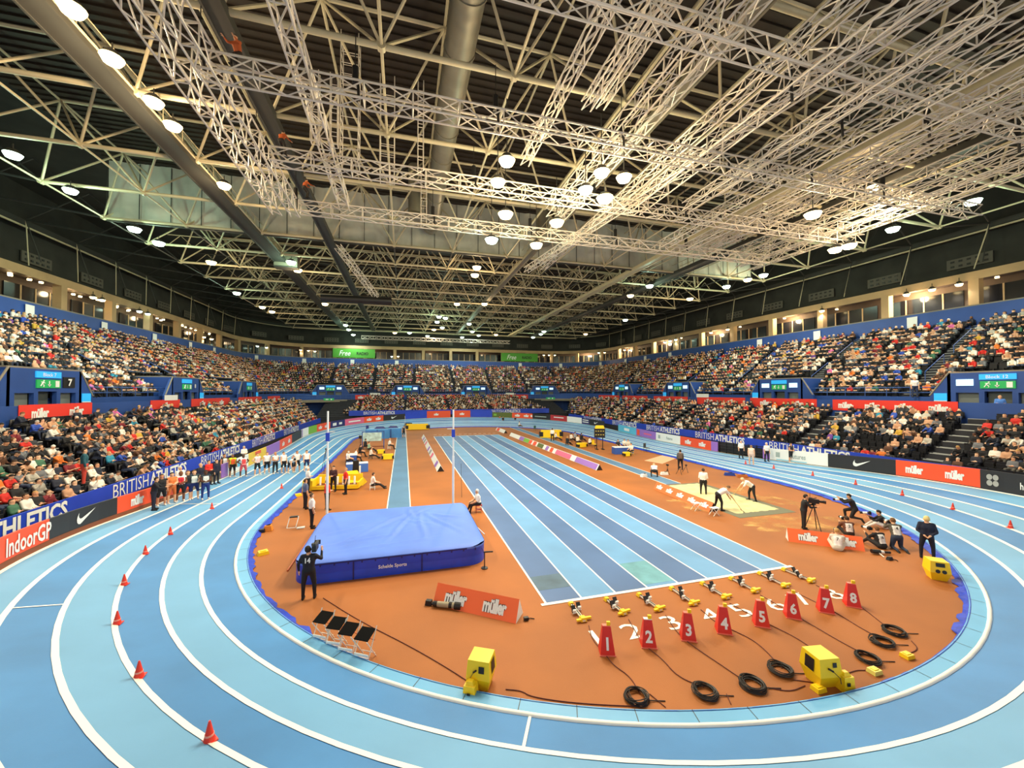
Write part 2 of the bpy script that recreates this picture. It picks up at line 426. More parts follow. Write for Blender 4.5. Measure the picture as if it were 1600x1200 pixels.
for k in range(8):     # painted lane digits on the orange floor behind the blocks
    mb=MB(); T=text2d(str(k+1),.0,1.4)
    # the digits read from the start side; baseline towards the camera
    V,F,W=T; u=gz(*[(931,997),(988,986),(1049,973),(1110,962),(1157,954),(1211,945),(1252,936),(1300,928)][k],ZF)
    place2d(mb,T,.66,(u[0],u[1],ZF+.006),(1,0,0),(0,1,0),M_line,.004)
    struct(mb.build('lane_digit'))
# vault runway
mb=MB(); RX0,RX1=-.88,.42
mb.box(((RX0+RX1)/2,47.5,z),(RX1-RX0,49,.012),M_rw)
for x in(RX0,RX1): mb.box((x,47.5,z+.004),(.06,49,.012),M_line)
for s,x in((-1,RX0),(1,RX1)): mb.box((x+s*.28,23.4,z+.012),(.62,.28,.035),M_line,rz=-s*.45)
struct(mb.build('vault_runway'))
# long jump runway
A=np.array([19.0,24.4]);B=np.array([19.9,72.5]); 
mb=MB(); c=(A+B)/2; L=np.linalg.norm(B-A); rz=-math.atan2(B[0]-A[0],B[1]-A[1])
mb.box((c[0],c[1],z),(1.25,L,.012),M_rw,rz=rz)
for s in(-1,1): mb.box((c[0]+s*.63,c[1],z+.004),(.06,L,.012),M_line,rz=rz)
struct(mb.build('jump_runway'))
# sand pit
mb=MB(); px0,px1,py0,py1=17.3,21.2,16.9,24.3
mb.box(((px0+px1)/2,(py0+py1)/2,ZF+.004),(px1-px0,py1-py0,.012),M_pit)
mb.box(((px0+px1)/2,(py0+py1)/2-.9,ZF+.006),(px1-px0+.02,.03,.014),M_steeld)
struct(mb.build('pit_surround'))
mb=MB(); nx,ny=24,40; V=[];F=[]
for j in range(ny+1):
    for i in range(nx+1):
        e=min(i,nx-i,j,ny-j); wob=random.uniform(-.03,.03)
        V.append((px0+.42+(px1-px0-.84)*i/nx+(wob if e==0 else 0),py0+.65+(py1-py0-.9)*j/ny+(wob*2 if e==0 else 0),ZF+.012+(0 if e==0 else .015+random.uniform(0,.035))))
for j in range(ny):
    for i in range(nx): F.append((j*(nx+1)+i,j*(nx+1)+i+1,(j+1)*(nx+1)+i+1,(j+1)*(nx+1)+i))
mb.add(V,F,M_sand,True)
tag(mb.build('sand_pit'),'pale sand raked inside the long jump pit on the orange infield','sand pit',kind='stuff')
def blob(cx,cy,rx,ry,seed):
    r=random.Random(seed); mb=MB(); n=40; V=[(cx,cy,ZF+.010)]
    for i in range(n):
        k=1+r.uniform(-.35,.2); V.append((cx+rx*k*math.cos(i*2*PI/n),cy+ry*k*math.sin(i*2*PI/n),ZF+.0045))
    mb.add(V,[(0,1+i,1+(i+1)%n) for i in range(n)],m_dust,True); return mb
m_dust=mat('dust_sand','#d9a765',.95,var=.2,vscale=1.5)
# soft edged dusting: transparent towards its rim by its own grain
nt=m_dust.node_tree; b_=nt.nodes['Principled BSDF']; tcn=nt.nodes.new('ShaderNodeTexCoord'); nn=nt.nodes.new('ShaderNodeTexNoise'); nn.inputs['Scale'].default_value=1.1; nn.inputs['Detail'].default_value=8
mp=nt.nodes.new('ShaderNodeMapRange'); mp.inputs['From Min'].default_value=.42; mp.inputs['From Max'].default_value=.68; mp.inputs['To Max'].default_value=.75
nt.links.new(tcn.outputs['Object'],nn.inputs['Vector']); nt.links.new(nn.outputs['Fac'],mp.inputs['Value']); nt.links.new(mp.outputs['Result'],b_.inputs['Alpha'])
for i,(cx,cy,rx,ry,lb) in enumerate(((19.4,15.6,2.6,1.5,'sand dusting the orange floor in front of the jump pit'),(22.3,20,1.0,3.2,'sand scattered along the far side of the jump pit'),(16.2,19.6,.6,1.5,'sand spilled beside the orange board near the pit'))):
    tag(blob(cx,cy,rx,ry,i).build('spilled_sand'),lb,'sand',kind='stuff')
# ------------------------------------------------------------------ stands: plan path (rounded rectangle)
def rrect(wd,yf,r,y0=8,na=14,nf=20,ns=30):
    P=[];N=[]
    for i in range(ns+1): P.append((CX-wd,y0+(yf-r-y0)*i/ns)); N.append((1,0))
    for i in range(1,na+1):
        a=PI-PI/2*i/na; P.append((CX-wd+r+r*math.cos(a),yf-r+r*math.sin(a))); N.append((-math.cos(a),-math.sin(a)))
    for i in range(1,nf+1): P.append((CX-wd+r+(2*wd-2*r)*i/nf,yf)); N.append((0,-1))
    for i in range(1,na+1):
        a=PI/2-PI/2*i/na; P.append((CX+wd-r+r*math.cos(a),yf-r+r*math.sin(a))); N.append((-math.cos(a),-math.sin(a)))
    for i in range(1,ns+1): P.append((CX+wd,yf-r-(yf-r-y0)*i/ns)); N.append((-1,0))
    return np.array(P),np.array(N)
def loft(mb,prof,m,smooth=False,flip=False,y0=8):
    """prof: list of (w,yf,r,z) from inside outwards/upwards"""
    rows=[]
    for (wd,yf,r,zz) in prof:
        P,_=rrect(wd,yf,r,y0); rows.append([(x,y,zz) for x,y in P])
    n=len(rows[0]); V=[q for r_ in rows for q in r_]; F=[]
    for j in range(len(rows)-1):
        for i in range(n-1): F.append((j*n+i,j*n+i+1,(j+1)*n+i+1,(j+1)*n+i))
    mb.add(V,F,m,smooth)
def lerp(a,b,t): return a+(b-a)*t
def up_par(wd):  # upper tier: width -> (yf,r)
    t=(wd-31.6)/(44.3-31.6); return lerp(94,108,t),lerp(8,15,t)
# upper tier terrace
NR=14; U0,U1=33.4,43.9; ZU0,ZU1=6.1,12.7
mb=MB(); prof=[(31.6,*up_par(31.6),4.6),(33.4,*up_par(33.4),4.6)]
for k in range(NR):
    a=lerp(U0,U1,k/NR);b=lerp(U0,U1,(k+1)/NR);zz=lerp(ZU0,ZU1,k/(NR-1))
    prof+= [(a,*up_par(a),zz),(b,*up_par(b),zz)]
loft(mb,prof,M_step); struct(mb.build('upper_terrace'))
# rear parapet wall, suites, head wall
mb=MB(); q=up_par(44.3); loft(mb,[(43.9,*up_par(43.9),12.6),(44.0,*up_par(44),15.0),(44.35,*q,15.0),(44.35,*q,14.8),(46.8,*up_par(46.8),14.8)],M_blue); struct(mb.build('wall_parapet'))
mb=MB(); loft(mb,[(46.8,*up_par(46.8),14.8),(46.8,*up_par(46.8),17.9),(44.6,*up_par(44.6),17.9)],M_suited); struct(mb.build('wall_suites'))
mb=MB(); loft(mb,[(44.6,*up_par(44.6),17.7),(44.5,*up_par(44.5),18.5),(46.5,*up_par(46.5),18.7)],M_suite); struct(mb.build('trim_2'))
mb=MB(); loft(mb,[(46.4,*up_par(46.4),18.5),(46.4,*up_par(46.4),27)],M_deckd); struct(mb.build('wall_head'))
mb=MB(); loft(mb,[(45.0,*up_par(45),22.6),(45.0,*up_par(45),23.1),(45.35,*up_par(45.35),23.1),(45.35,*up_par(45.35),22.6),(45.0,*up_par(45),22.6)],M_steeld)
loft(mb,[(44.9,*up_par(44.9),22.35),(44.9,*up_par(44.9),22.5),(45.05,*up_par(45.05),22.5),(45.05,*up_par(45.05),22.35),(44.9,*up_par(44.9),22.35)],M_steel); struct(mb.build('ring_beam'))
# cross aisle wall with balcony front
mb=MB(); loft(mb,[(31.5,93.9,8,1.0),(31.5,93.9,8,5.75),(31.62,94,8,5.75),(31.62,94,8,4.6)],M_blue); struct(mb.build('wall_balcony'))
def path_at(wd,yf,r,y0=2,**k):
    P,N=rrect(wd,yf,r,y0,**k); s=np.concatenate([[0],np.cumsum(np.linalg.norm(np.diff(P,axis=0),axis=1))]); return P,N,s
class Path:
    def __init__(s,P,N): s.P=np.array(P);s.N=np.array(N);s.s=np.concatenate([[0],np.cumsum(np.linalg.norm(np.diff(s.P,axis=0),axis=1))]); s.az=np.arctan2(s.P[:,0],s.P[:,1])
    def at(s,q): x=np.interp(q,s.s,s.P[:,0]);y=np.interp(q,s.s,s.P[:,1]); n=np.array([np.interp(q,s.s,s.N[:,0]),np.interp(q,s.s,s.N[:,1])]); return np.array([x,y]),n/np.linalg.norm(n)
    def s_of_u(s,u,v=650): d=ray(u,v); return float(np.interp(math.atan2(d[0],d[1]),s.az,s.s))
    def s_of_az(s,a): return float(np.interp(a,s.az,s.s))
def strip(path,s0,s1,z0,z1,th,mb,m,n=None,zf=None,inset=0):
    n=n or max(1,int((s1-s0)/.6)); rows=[[],[],[],[]]
    for i in range(n+1):
        q=s0+(s1-s0)*i/n; p,nn=path.at(q); zb=zf(p) if zf else 0; p=p+nn*inset
        a=(p[0],p[1]);b=(p[0]-nn[0]*th,p[1]-nn[1]*th)
        rows[0].append((*a,z0+zb));rows[1].append((*a,z1+zb));rows[2].append((*b,z1+zb));rows[3].append((*b,z0+zb))
    k=n+1; V=[q for r in rows for q in r]; F=[]
    for j in range(4):
        for i in range(n): F.append((j*k+i,j*k+i+1,((j+1)%4)*k+i+1,((j+1)%4)*k+i))
    F+=[(0,k,2*k,3*k),(n,3*k+n,2*k+n,k+n)]
    mb.add(V,F,m)
def text_path(path,sc,zc,T,h,mb,m,lift=.02,zf=None,inset=0):
    V,F,W=T; P=[]
    for x,y in V:
        p,nn=path.at(sc+x*h); zb=zf(p) if zf else 0; P.append((p[0]+nn[0]*(lift+inset),p[1]+nn[1]*(lift+inset),zc+y*h+zb))
    mb.add(P,F,m)
PU=Path(*rrect(44.35,*up_par(44.35),y0=2)); PR=Path(*rrect(31.5,93.9,8,y0=2))
# suite pillars, balcony clutter, ceiling lights
mb=MB(); s=6
pill=[];L=PU.s[-1]
while s<L-4: pill.append(s); s+=7.4
for s in pill:
    p,n=PU.at(s); p=p-n*.6; mb.box((p[0],p[1],16.35),(.75,.75,3.0),M_suite,rz=math.atan2(n[1],n[0]))
struct(mb.build('suite_pillars'))
# suite rear glazing / windows, one per bay
for i,(a,b) in enumerate(zip(pill[:-1],pill[1:])):
    p,n=PU.at((a+b)/2)
    if not visible((p[0],p[1],16)): continue
    mb=MB(); 
    inner=Path(*rrect(46.6,*up_par(46.6),y0=2)); sa=inner.s_of_az(math.atan2(*PU.at(a+.6)[0])); sb=inner.s_of_az(math.atan2(*PU.at(b-.6)[0]))
    strip(inner,sa,sb,15.0,17.2,.1,mb,M_glass)
    for k in range(1,4): q,nn=inner.at(sa+(sb-sa)*k/4); mb.box((q[0]+nn[0]*.02,q[1]+nn[1]*.02,16.1),(.12,.08,2.2),M_suite,rz=math.atan2(nn[1],nn[0])+PI/2)
    struct(mb.build(f'window_{i+1}'))
# low wall lip and rail along parapet top
mb=MB(); loft(mb,[(44.0,*up_par(44),15.0),(44.0,*up_par(44),15.12),(44.4,*up_par(44.4),15.12)],M_conc); struct(mb.build('trim_3'))
# vent panels on the head wall
mb=MB(); s=5; k=0
ven=mat('vent_panel','#55524a',.7)
while s<L-5:
    p,n=PU.at(s)
    if visible((p[0],p[1],20)):
        o=MB(); c=p-n*1.85; a=math.atan2(n[1],n[0])+PI/2
        o.box((c[0],c[1],20.0),(3.4,.12,1.1),ven,rz=a)
        t=np.array([math.cos(a),math.sin(a)])
        for i in range(5):
            for j in range(2):
                e=c+n*.08+t*(i-2)*.62; o.box((e[0],e[1],19.75+j*.5),(.28,.05,.2),M_blk,rz=a)
        struct(o.build('trim_%d'%(10+k))); k+=1
    s+=7.4
# roof deck, ribs
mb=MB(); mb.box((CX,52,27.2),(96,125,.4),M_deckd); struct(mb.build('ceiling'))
mb=MB(); mb.box((CX,22,26.95),(70,40,.06),M_deck)
for i in range(64): mb.box((CX,2.4+i*.62,26.86),(70,.3,.12),M_deck)
struct(mb.build('ceiling_corrugated_deck'))
mb=MB(); mb.box((CX,72,26.9),(70,60,.06),M_deck)
for i in range(30): mb.box((CX,43+i*2,26.8),(70,.35,.2),M_deck)
struct(mb.build('ceiling_rear_deck'))
# curtain bulkhead with folds and seams
mb=MB(); n=420; V=[];F=[]
for j in range(7):
    zz=21.5+(26.8-21.5)*j/6
    for i in range(n+1):
        x=-24.9+70*i/n; V.append((x,41.9+.06*math.sin(i*.55+j*.4)+.05*math.sin(i*.21)+.03*math.sin(i*1.3+j),zz))
for j in range(6):
    for i in range(n): F.append((j*(n+1)+i,j*(n+1)+i+1,(j+1)*(n+1)+i+1,(j+1)*(n+1)+i))
mb.add(V,F,M_curtain,True)
for i in range(31):
    x=-24.9+i*70/30; mb.box((x,41.74,24.1),(.05,.05,5.2),M_steeld)
mb.box((10.1,41.8,21.48),(70,.2,.16),M_steeld)
tag(mb.build('roof_curtain'),'long grey draped curtain hanging across the roof steelwork','curtain')
# ------------------------------------------------------------------ roof space frame (6 m grid)
XG=[-25+6*i for i in range(13)]; YG=[5.6+6*j for j in range(17)]; ZB,ZT=21.6,25.9
for j,y in enumerate(YG):
    mb=MB(); r=.105
    mb.tube((XG[0],y,ZB),(XG[-1],y,ZB),.13,M_steel,8)
    for x in XG: mb.tube((x,y-.14,ZB),(x,y+.14,ZB),.2,M_steel,8)
    if j<len(YG)-1:
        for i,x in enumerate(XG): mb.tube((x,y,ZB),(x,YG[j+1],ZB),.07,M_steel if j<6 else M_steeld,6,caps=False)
        yt=y+3
        mb.tube((XG[0]+3,yt,ZT),(XG[-1]-3,yt,ZT),.1,M_steel,6)
        for i in range(len(XG)-1):
            xt=XG[i]+3
            for xx in (XG[i],XG[i+1]):
                for yy in(y,YG[j+1]): mb.tube((xx,yy,ZB),(xt,yt,ZT),.075,M_steel,6,caps=False)
            if j<len(YG)-2: mb.tube((xt,yt,ZT),(xt,yt+6,ZT),.08,M_steel,5,caps=False)
    else:
        pass
    struct(mb.build('roof_frame'))
# secondary purlins and fine bracing behind the curtain
for k in range(9):
    y=45+k*6; mb=MB()
    for dz in(0,1.2): mb.tube((-25,y,22.6+dz),(45,y,22.6+dz),.06,M_steel if k%2 else M_steeld,5)
    i=0; x=-25
    while x<45: mb.tube((x,y,22.6),(x+1.2,y,23.8),.035,M_steel,4,caps=False); mb.tube((x+1.2,y,23.8),(x+2.4,y,22.6),.035,M_steel,4,caps=False); x+=2.4
    struct(mb.build('roof_purlin'))
# outer rakers from frame edge to ring beam
for sx,x0,x1 in((-1,-25,-34.5),(1,47,54.3)):
    for j,y in enumerate(YG[:16]):
        mb=MB(); mb.tube((x0,y,ZB),(x1,y,22.8),.09,M_steeld,6); mb.tube((x0,y,ZB),(lerp(x0,x1,.5),y,26),.07,M_steeld,5); mb.tube((lerp(x0,x1,.5),y,26),(x1,y,22.8),.07,M_steeld,5)
        mb.tube((x1,y,22.8),(x1+sx*-1.2,y,18.9),.05,M_steeld,5); mb.tube((x1,y,22.8),(x1+sx*.8,y+1.5,18.9),.05,M_steel,5)
        struct(mb.build('roof_raker'))
# catwalks running the length of the hall
def catwalk(x,wd,m,label,y0=4,y1=100,rails=True):
    mb=MB(); mb.box((x,(y0+y1)/2,ZB-.25),(wd,y1-y0,.12),m)
    for s in(-1,1):
        mb.box((x+s*wd/2,(y0+y1)/2,ZB-.15),(.1,y1-y0,.42),m)
        if rails:
            mb.tube((x+s*wd/2,y0,ZB+.9),(x+s*wd/2,y1,ZB+.9),.03,M_steel,5); 
            y=y0
            while y<min(y1,60): mb.tube((x+s*wd/2,y,ZB),(x+s*wd/2,y,ZB+.9),.025,M_steel,4,caps=False); y+=2
    tag(mb.build('catwalk'),label,'catwalk')
catwalk(-13.6,1.1,M_steeld,'dark steel catwalk high on the left, carrying a row of warm floodlights')
catwalk(-7.1,.7,M_steeld,'narrow dark catwalk just left of the middle of the roof',rails=False)
catwalk(13.1,.55,M_duct,'pale steel catwalk running through the middle of the roof')
catwalk(27.2,.8,M_steel,'pale catwalk to the right of the middle of the roof',rails=False)
catwalk(33.2,1.1,M_steeld,'dark catwalk high on the right, above the tangle of rigging')
# ducts
mb=MB()
mb.tube((2.6,2,23.6),(2.6,41,23.6),.75,M_duct,20)
for y in range(4,41,3): mb.tube((2.6,y,23.6),(2.6,y+.12,23.6),.8,M_duct,20)
tag(mb.build('air_duct'),'fat grey round air duct running along the roof near its middle','air duct')
for x,y,lb in((.9,35.2,'grey vertical air duct hanging near the middle of the curtain'),(13.9,38.2,'grey vertical air duct hanging in front of the curtain, right of middle')):
    mb=MB(); mb.tube((x,y,26.5),(x,y,22.3),.6,M_duct,18); mb.tube((x,y,22.3),(x,y,22.0),.6,M_duct,18,r2=.9); tag(mb.build('air_duct'),lb,'air duct')
mb=MB(); mb.box((-13,50,21.7),(2.4,1.2,1.6),M_duct); mb.box((-13,50,20.8),(2.5,1.3,.1),M_steeld); tag(mb.build('air_handler'),'pale boxy air handling unit beyond the curtain on the left','air unit')
# ------------------------------------------------------------------ rigging trusses
def truss(p0,p1,wd=.6,h=.6,r=.035,bay=1.0,m=None,label='',ladder=False,group=None,name='lighting_truss'):
    m=m or M_alu; p0=np.array(p0,float);p1=np.array(p1,float);d=p1-p0;L=np.linalg.norm(d);d/=L
    if abs(d[2])>.9: a=np.array([1.,0,0]);b=np.array([0,1.,0])
    else: a=np.cross(d,[0,0,1]);a/=np.linalg.norm(a);b=np.cross(a,d)
    C=[a*sx*wd/2+b*sy*h/2 for sx,sy in((-1,-1),(1,-1),(1,1),(-1,1))]; mb=MB()
    for c in C: mb.tube(p0+c,p1+c,r,m,6)
    n=max(1,int(round(L/bay)))
    for i in range(n):
        q0=p0+d*L*i/n;q1=p0+d*L*(i+1)/n
        for k in range(4):
            e,f=C[k],C[(k+1)%4]
            if not ladder: mb.tube(q0+(e if i%2 else f),q1+(f if i%2 else e),r*.72,m,4,caps=False)
            if i%2==0 or ladder: mb.tube(q0+e,q0+f,r*.72,m,4,caps=False)
    return tag(mb.build(name),label,'truss',group)
RT=19.0
TR=[((-7.6,17.2,RT),(38,17.2,RT),.7,.7,'nearest of the silver box trusses spanning the hall from side to side'),
    ((-6.8,23,RT),(36,23,RT),.7,.7,'second silver box truss spanning the hall from side to side'),
    ((-6.8,28.9,RT),(33,28.9,RT),.7,.7,'third silver box truss spanning the hall, in front of the grey curtain'),
    ((-6,11.6,RT+.6),(36,11.6,RT+.6),.7,.7,'silver box truss crossing the top right of the view'),
    ((-8.3,6,RT),(-8.3,29.5,RT),.55,.9,'leftmost long silver truss, outer one of a close pair'),
    ((-7.2,6,RT),(-7.2,29.5,RT),.55,.9,'long silver truss of the leftmost pair, the inner one'),
    ((-4.0,6,RT+.5),(-4.0,29,RT+.5),.6,.6,'slim long truss right of the leftmost pair'),
    ((17.8,4,RT+.7),(12.7,40,RT+.7),.5,.5,'slanting silver truss just right of the central catwalk')]
for p0,p1,wd,h,lb in TR: truss(p0,p1,wd,h,.046,1.0,label=lb)
for i,(x,y0,y1,z_,wd,lb) in enumerate(((8.2,5,16.5,RT+1.0,.45,'pair member truss left of centre at the top of the view'),
    (9.2,5,17,RT+1.6,.4,'thin ladder truss beside the central catwalk at the top'),
    (6.9,6,22,RT+1.3,.5,'box truss bundled left of the central catwalk'),
    (10.5,5,27,RT+.9,.7,'wide box truss hung just left of the central catwalk'),
    (11.8,5,30,RT+1.2,.5,'box truss directly under the central catwalk'),
    (14.6,5,40,RT+1.1,.5,'box truss immediately right of the central catwalk'),
    (15.6,6,24,RT+.5,.9,'broad box truss with green light spilling over it'),
    (18.7,8,22.5,RT+.3,.6,'box truss with a free end halfway along, right of centre'),
    (20.2,7,21,RT+.8,.7,'box truss with splayed free end over the right runway'),
    (21.6,8,29,RT+.3,.7,'leftmost truss of the dense bundle on the right'),
    (23.8,8,29.5,RT+.2,.6,'second truss from the left in the dense right bundle'),
    (25.9,8,30,RT+.4,.6,'middle truss of the dense bundle on the right'),
    (27.4,8,30,RT+.9,.7,'box truss just right of the middle one in the dense bundle'),
    (30.2,9,30.5,RT+.6,.8,'wide box truss toward the outer side of the dense bundle'),
    (31.8,9,31,RT+.2,.6,'last but one truss of the right hand bundle'),
    (33.4,9,31,RT+.1,.7,'outermost truss on the right, nearest the green floodlights'))):
    truss((x,y0,z_),(x,y1,z_),wd,wd*.9,.042,1.05,label=lb)
# vertical ladder trusses between the first two cross trusses
for i,(u,v0,v1,wd) in enumerate(((492,112,220,.35),(522,118,225,.35),(547,10,255,.9),(605,125,280,.8),(657,128,262,.3),(662,265,345,.4))):
    a=gz(u,v1,RT+.2); y=a[1]; d0=ray(u,v0); ztop=min(26.2,CAMH+d0[2]*y/d0[1])
    truss((a[0],y,RT+.1),(a[0],y,ztop),wd,wd,.028,.6,ladder=True,label=['slim upright ladder truss, leftmost of the hanging uprights','slim upright ladder truss, next to the leftmost one','wide upright ladder truss reaching the top edge of the view','wide upright truss right of the tallest one','narrow upright truss in front of the round duct','short narrow upright truss over the curtain'][i],name='upright_truss')
# far silver truss in front of the end wall
a0=gz(582,537,17.6+1.2);truss((-9,92,18.6),(25,92,18.6),.7,.7,.05,1.2,label='far silver truss hung level in front of the end wall')
# short rigged black line array, left
mb=MB(); A_=gz(468,495,16.5);B_=gz(547,482,16.5); 
mb.tube((-8.6,45.6,16.6),(-1.4,46.5,16.9),.42,M_blk,10); 
tag(mb.build('screen_roller'),'long black rolled screen case hanging on the left beyond the curtain','screen case')
truss((-3,46.4,17.3),(-6.2,40.5,20.6),.5,.5,.035,.7,label='short white slanting truss that carries the black screen case')
# chain hoists with chains at truss crossings
hp=[(-7.5,17.2),(-7.5,23),(-7.0,28.7),(-2,17.2),(4,17.2),(10.5,17.2),(17,17.2),(23,17.2),(29,17.2),(4,23),(12,23),(19,23),(26,23),(2,28.9),(9.5,28.9),(17,28.9),(24,28.9),(15.5,12.4),(24,12.4),(30,12),(20,13.5)]
for i,(x,y) in enumerate(hp):
    mb=MB(); mb.tube((x,y,RT+.45),(x,y,RT+1.15),.13,M_blk,8); mb.tube((x,y,RT+1.1),(x,y,ZB),.02,M_blk,4); mb.tube((x+.1,y,RT+.5),(x+.14,y,RT-.25),.06,M_blk,6)
    o=mb.build('chain_hoist'); tag(o,'black chain hoist with dangling chain bag holding up a silver truss','chain hoist','chain hoists on the silver trusses')
# people high in the rigging (orange work wear) and orange slings
for i,(u,v) in enumerate(((372,100),(439,231),(475,302))):
    a=gz(u,v,RT+.55); o=person('rig',dict(thL=(-.1,.7,-.6),thR=(.1,.6,-.7),shL=(0,-.1,-1),shR=(0,-.1,-1),uaL=(-.2,.6,-.4),faL=(0,.8,.1),uaR=(.2,.6,-.4),faR=(0,.8,.1),lean=.3),(a[0],a[1],RT+.3),random.uniform(0,6),['rigger in orange sitting on the truss at the upper left','rigger in orange on the second truss crossing on the left','rigger in pale top and orange harness above the third truss'][i],scale=.8,top='#c8622f',bot='#2a2420',sleeve='long')
# ------------------------------------------------------------------ lamps
def floodlight(p,warm,label,group,size=.30,real=True,down=True,inward=None):
    t=empty('floodlight',label,'floodlight',tuple(p),0,group)
    mb=MB(); mb.tube((0,0,.06),(0,0,.34),size*1.05,M_steeld,12,r2=size*.5); mb.tube((0,0,.3),(0,0,.7 if p[2]>20 or p[2]<18.1 else 3.2),.03,M_steeld,5); mb.build('housing',t)
    mb=MB(); n=14; R=size
    V=[(0,0,-.62*R)]+[(R*.72*math.cos(i*2*PI/n),R*.72*math.sin(i*2*PI/n),-.42*R) for i in range(n)]+[(R*math.cos(i*2*PI/n),R*math.sin(i*2*PI/n),.05) for i in range(n)]
    F=[(0,1+(i+1)%n,1+i) for i in range(n)]+[(1+i,1+(i+1)%n,1+n+(i+1)%n,1+n+i) for i in range(n)]
    mb.add(V,F,M_warm if warm else M_cool,True); mb.build('lens',t)
    if real:
        for kind,k_ in (('SPOT',1.0),('POINT',SPILL)):
            ld=bpy.data.lights.new('lamp',kind); ld.energy=LIGHT_W*real*k_; ld.color=((1,.86,.66) if kind=='SPOT' else (1,.72,.40)) if warm==1 else ((.86,1,.92) if kind=='SPOT' else (.6,1,.72)); ld.shadow_soft_size=.35
            if kind=='SPOT': ld.spot_size=math.radians(165); ld.spot_blend=.5
            lo=bpy.data.objects.new('lamp_light',ld); COL.objects.link(lo); lo.parent=t; lo.location=(0,0,-.55)
warm_px=[(112,14),(175,92),(240,160),(270,197),(350,290),(330,410),(465,422),(410,480),(425,487),(508,475),(792,252),(778,285),(940,270),(975,278),(945,310),(790,335),(870,348),(838,383),(745,418),(742,430),(757,475),(714,475),(1270,335),(1365,293),(1305,390),(1327,384),(1168,437),(985,462),(1078,467),(915,522),(775,523),(617,520),(678,515)]
cool_px=[(20,242),(110,298),(210,358),(248,380),(370,458),(455,410),(915,297),(768,375),(1015,447),(977,500),(1520,315),(1395,358),(1193,430),(1135,448),(686,495),(683,503),(696,497),(691,512),(640,520),(668,525),(722,527),(733,506),(738,518),(748,524),(540,508),(545,515),(552,523),(850,518),(845,522),(833,527)]
def where(u,v):
    h='left' if u<560 else ('middle' if u<880 else 'right'); d='near' if v<300 else('mid-depth' if v<440 else 'far')
    return h,d
cnt={}
def lamps(px,warm,zl):
    for i,(u,v) in enumerate(px):
        p=gz(u,v,18.2 if (760<u<1340 and 240<v<400) else zl); h,d=where(u,v); key=(warm,h,d); cnt[key]=cnt.get(key,0)+1
        same=[q for q in px if where(*q)==(h,d)]; same.sort(); k=same.index((u,v))
        lb=f"{'warm' if warm else 'greenish'} roof floodlight, {ordn(k)} from left of the {d} {'warm' if warm else 'greenish'} ones, {h} part"
        floodlight(p,warm,lb,'roof floodlights, warm' if warm else 'roof floodlights, greenish',size=.42 if v<300 else .5,real=1 if (v<450 or i%2==0) else 0)
lamps(warm_px,1,20.9); lamps(cool_px,0,20.9)
wall_px=[(148,460,1),(162,463,1),(220,482,0),(233,486,0),(320,527,1),(332,530,1),(403,541,0),(417,543,0),(470,547,1),(482,548,1),(492,549,1),(612,557,0),(622,557,1),(850,555,1),(858,555,1),(867,555,1),(935,551,0),(944,551,1),(975,547,1),(983,547,1),(1038,535,0),(1046,533,0),(1055,531,0),(1110,520,1),(1136,515,1),(1283,484,1),(1415,457,1),(1455,448,1),(1497,440,1)]
for i,(u,v,wm) in enumerate(wall_px):
    s=PU.s_of_u(u,v); p,n=PU.at(s); p=p-n*.15; d=ray(u,v); zz=CAMH+d[2]*np.linalg.norm(p)/np.hypot(d[0],d[1])
    zz=min(zz,17.45); c=min(range(len(wall_px)),key=lambda j:(abs(wall_px[j][0]-u) if j!=i else 9999))
    floodlight((p[0],p[1],zz),wm,f"{'warm' if wm else 'cool white'} floodlight on the suite level fascia, {ordn(i)} from the left",'suite level floodlights',size=.3,real=(.30 if u>1200 else .12) if (i%2==0 or u>1200) else 0)
# small warm downlights inside the left suites
k=0
for i,(a,b) in enumerate(zip(pill[:-1],pill[1:])):
    p,n=PU.at((a+b)/2)
    if not visible((p[0],p[1],16)): continue
    for j in range(5 if (p[0]<0 and p[1]<90) else (1 if p[0]>40 and p[1]<70 else 0)):
        q,nn=PU.at(lerp(a+.8,b-.8,(j+random.random()*.6)/5)); q=q-nn*random.uniform(.9,2.0)
        mb=MB(); mb.tube((q[0],q[1],17.55),(q[0],q[1],17.7),.16,M_warm,8)
        tag(mb.build('downlight'),'small warm downlight in the ceiling of a hospitality suite','downlight','suite downlights'); k+=1
for s in pill[::2]:
    p,n=PU.at(s+2)
    if visible((p[0],p[1],16)):
        ld=bpy.data.lights.new('suite_light','POINT'); ld.energy=(900 if p[0]>45 else 60) if p[0]>0 else (120 if p[1]<95 else 40); ld.color=(1,.72,.4); ld.shadow_soft_size=.3
        lo=bpy.data.objects.new('suite_light',ld); COL.objects.link(lo); lo.location=(p[0]-n[0]*1.2,p[1]-n[1]*1.2,17.2)
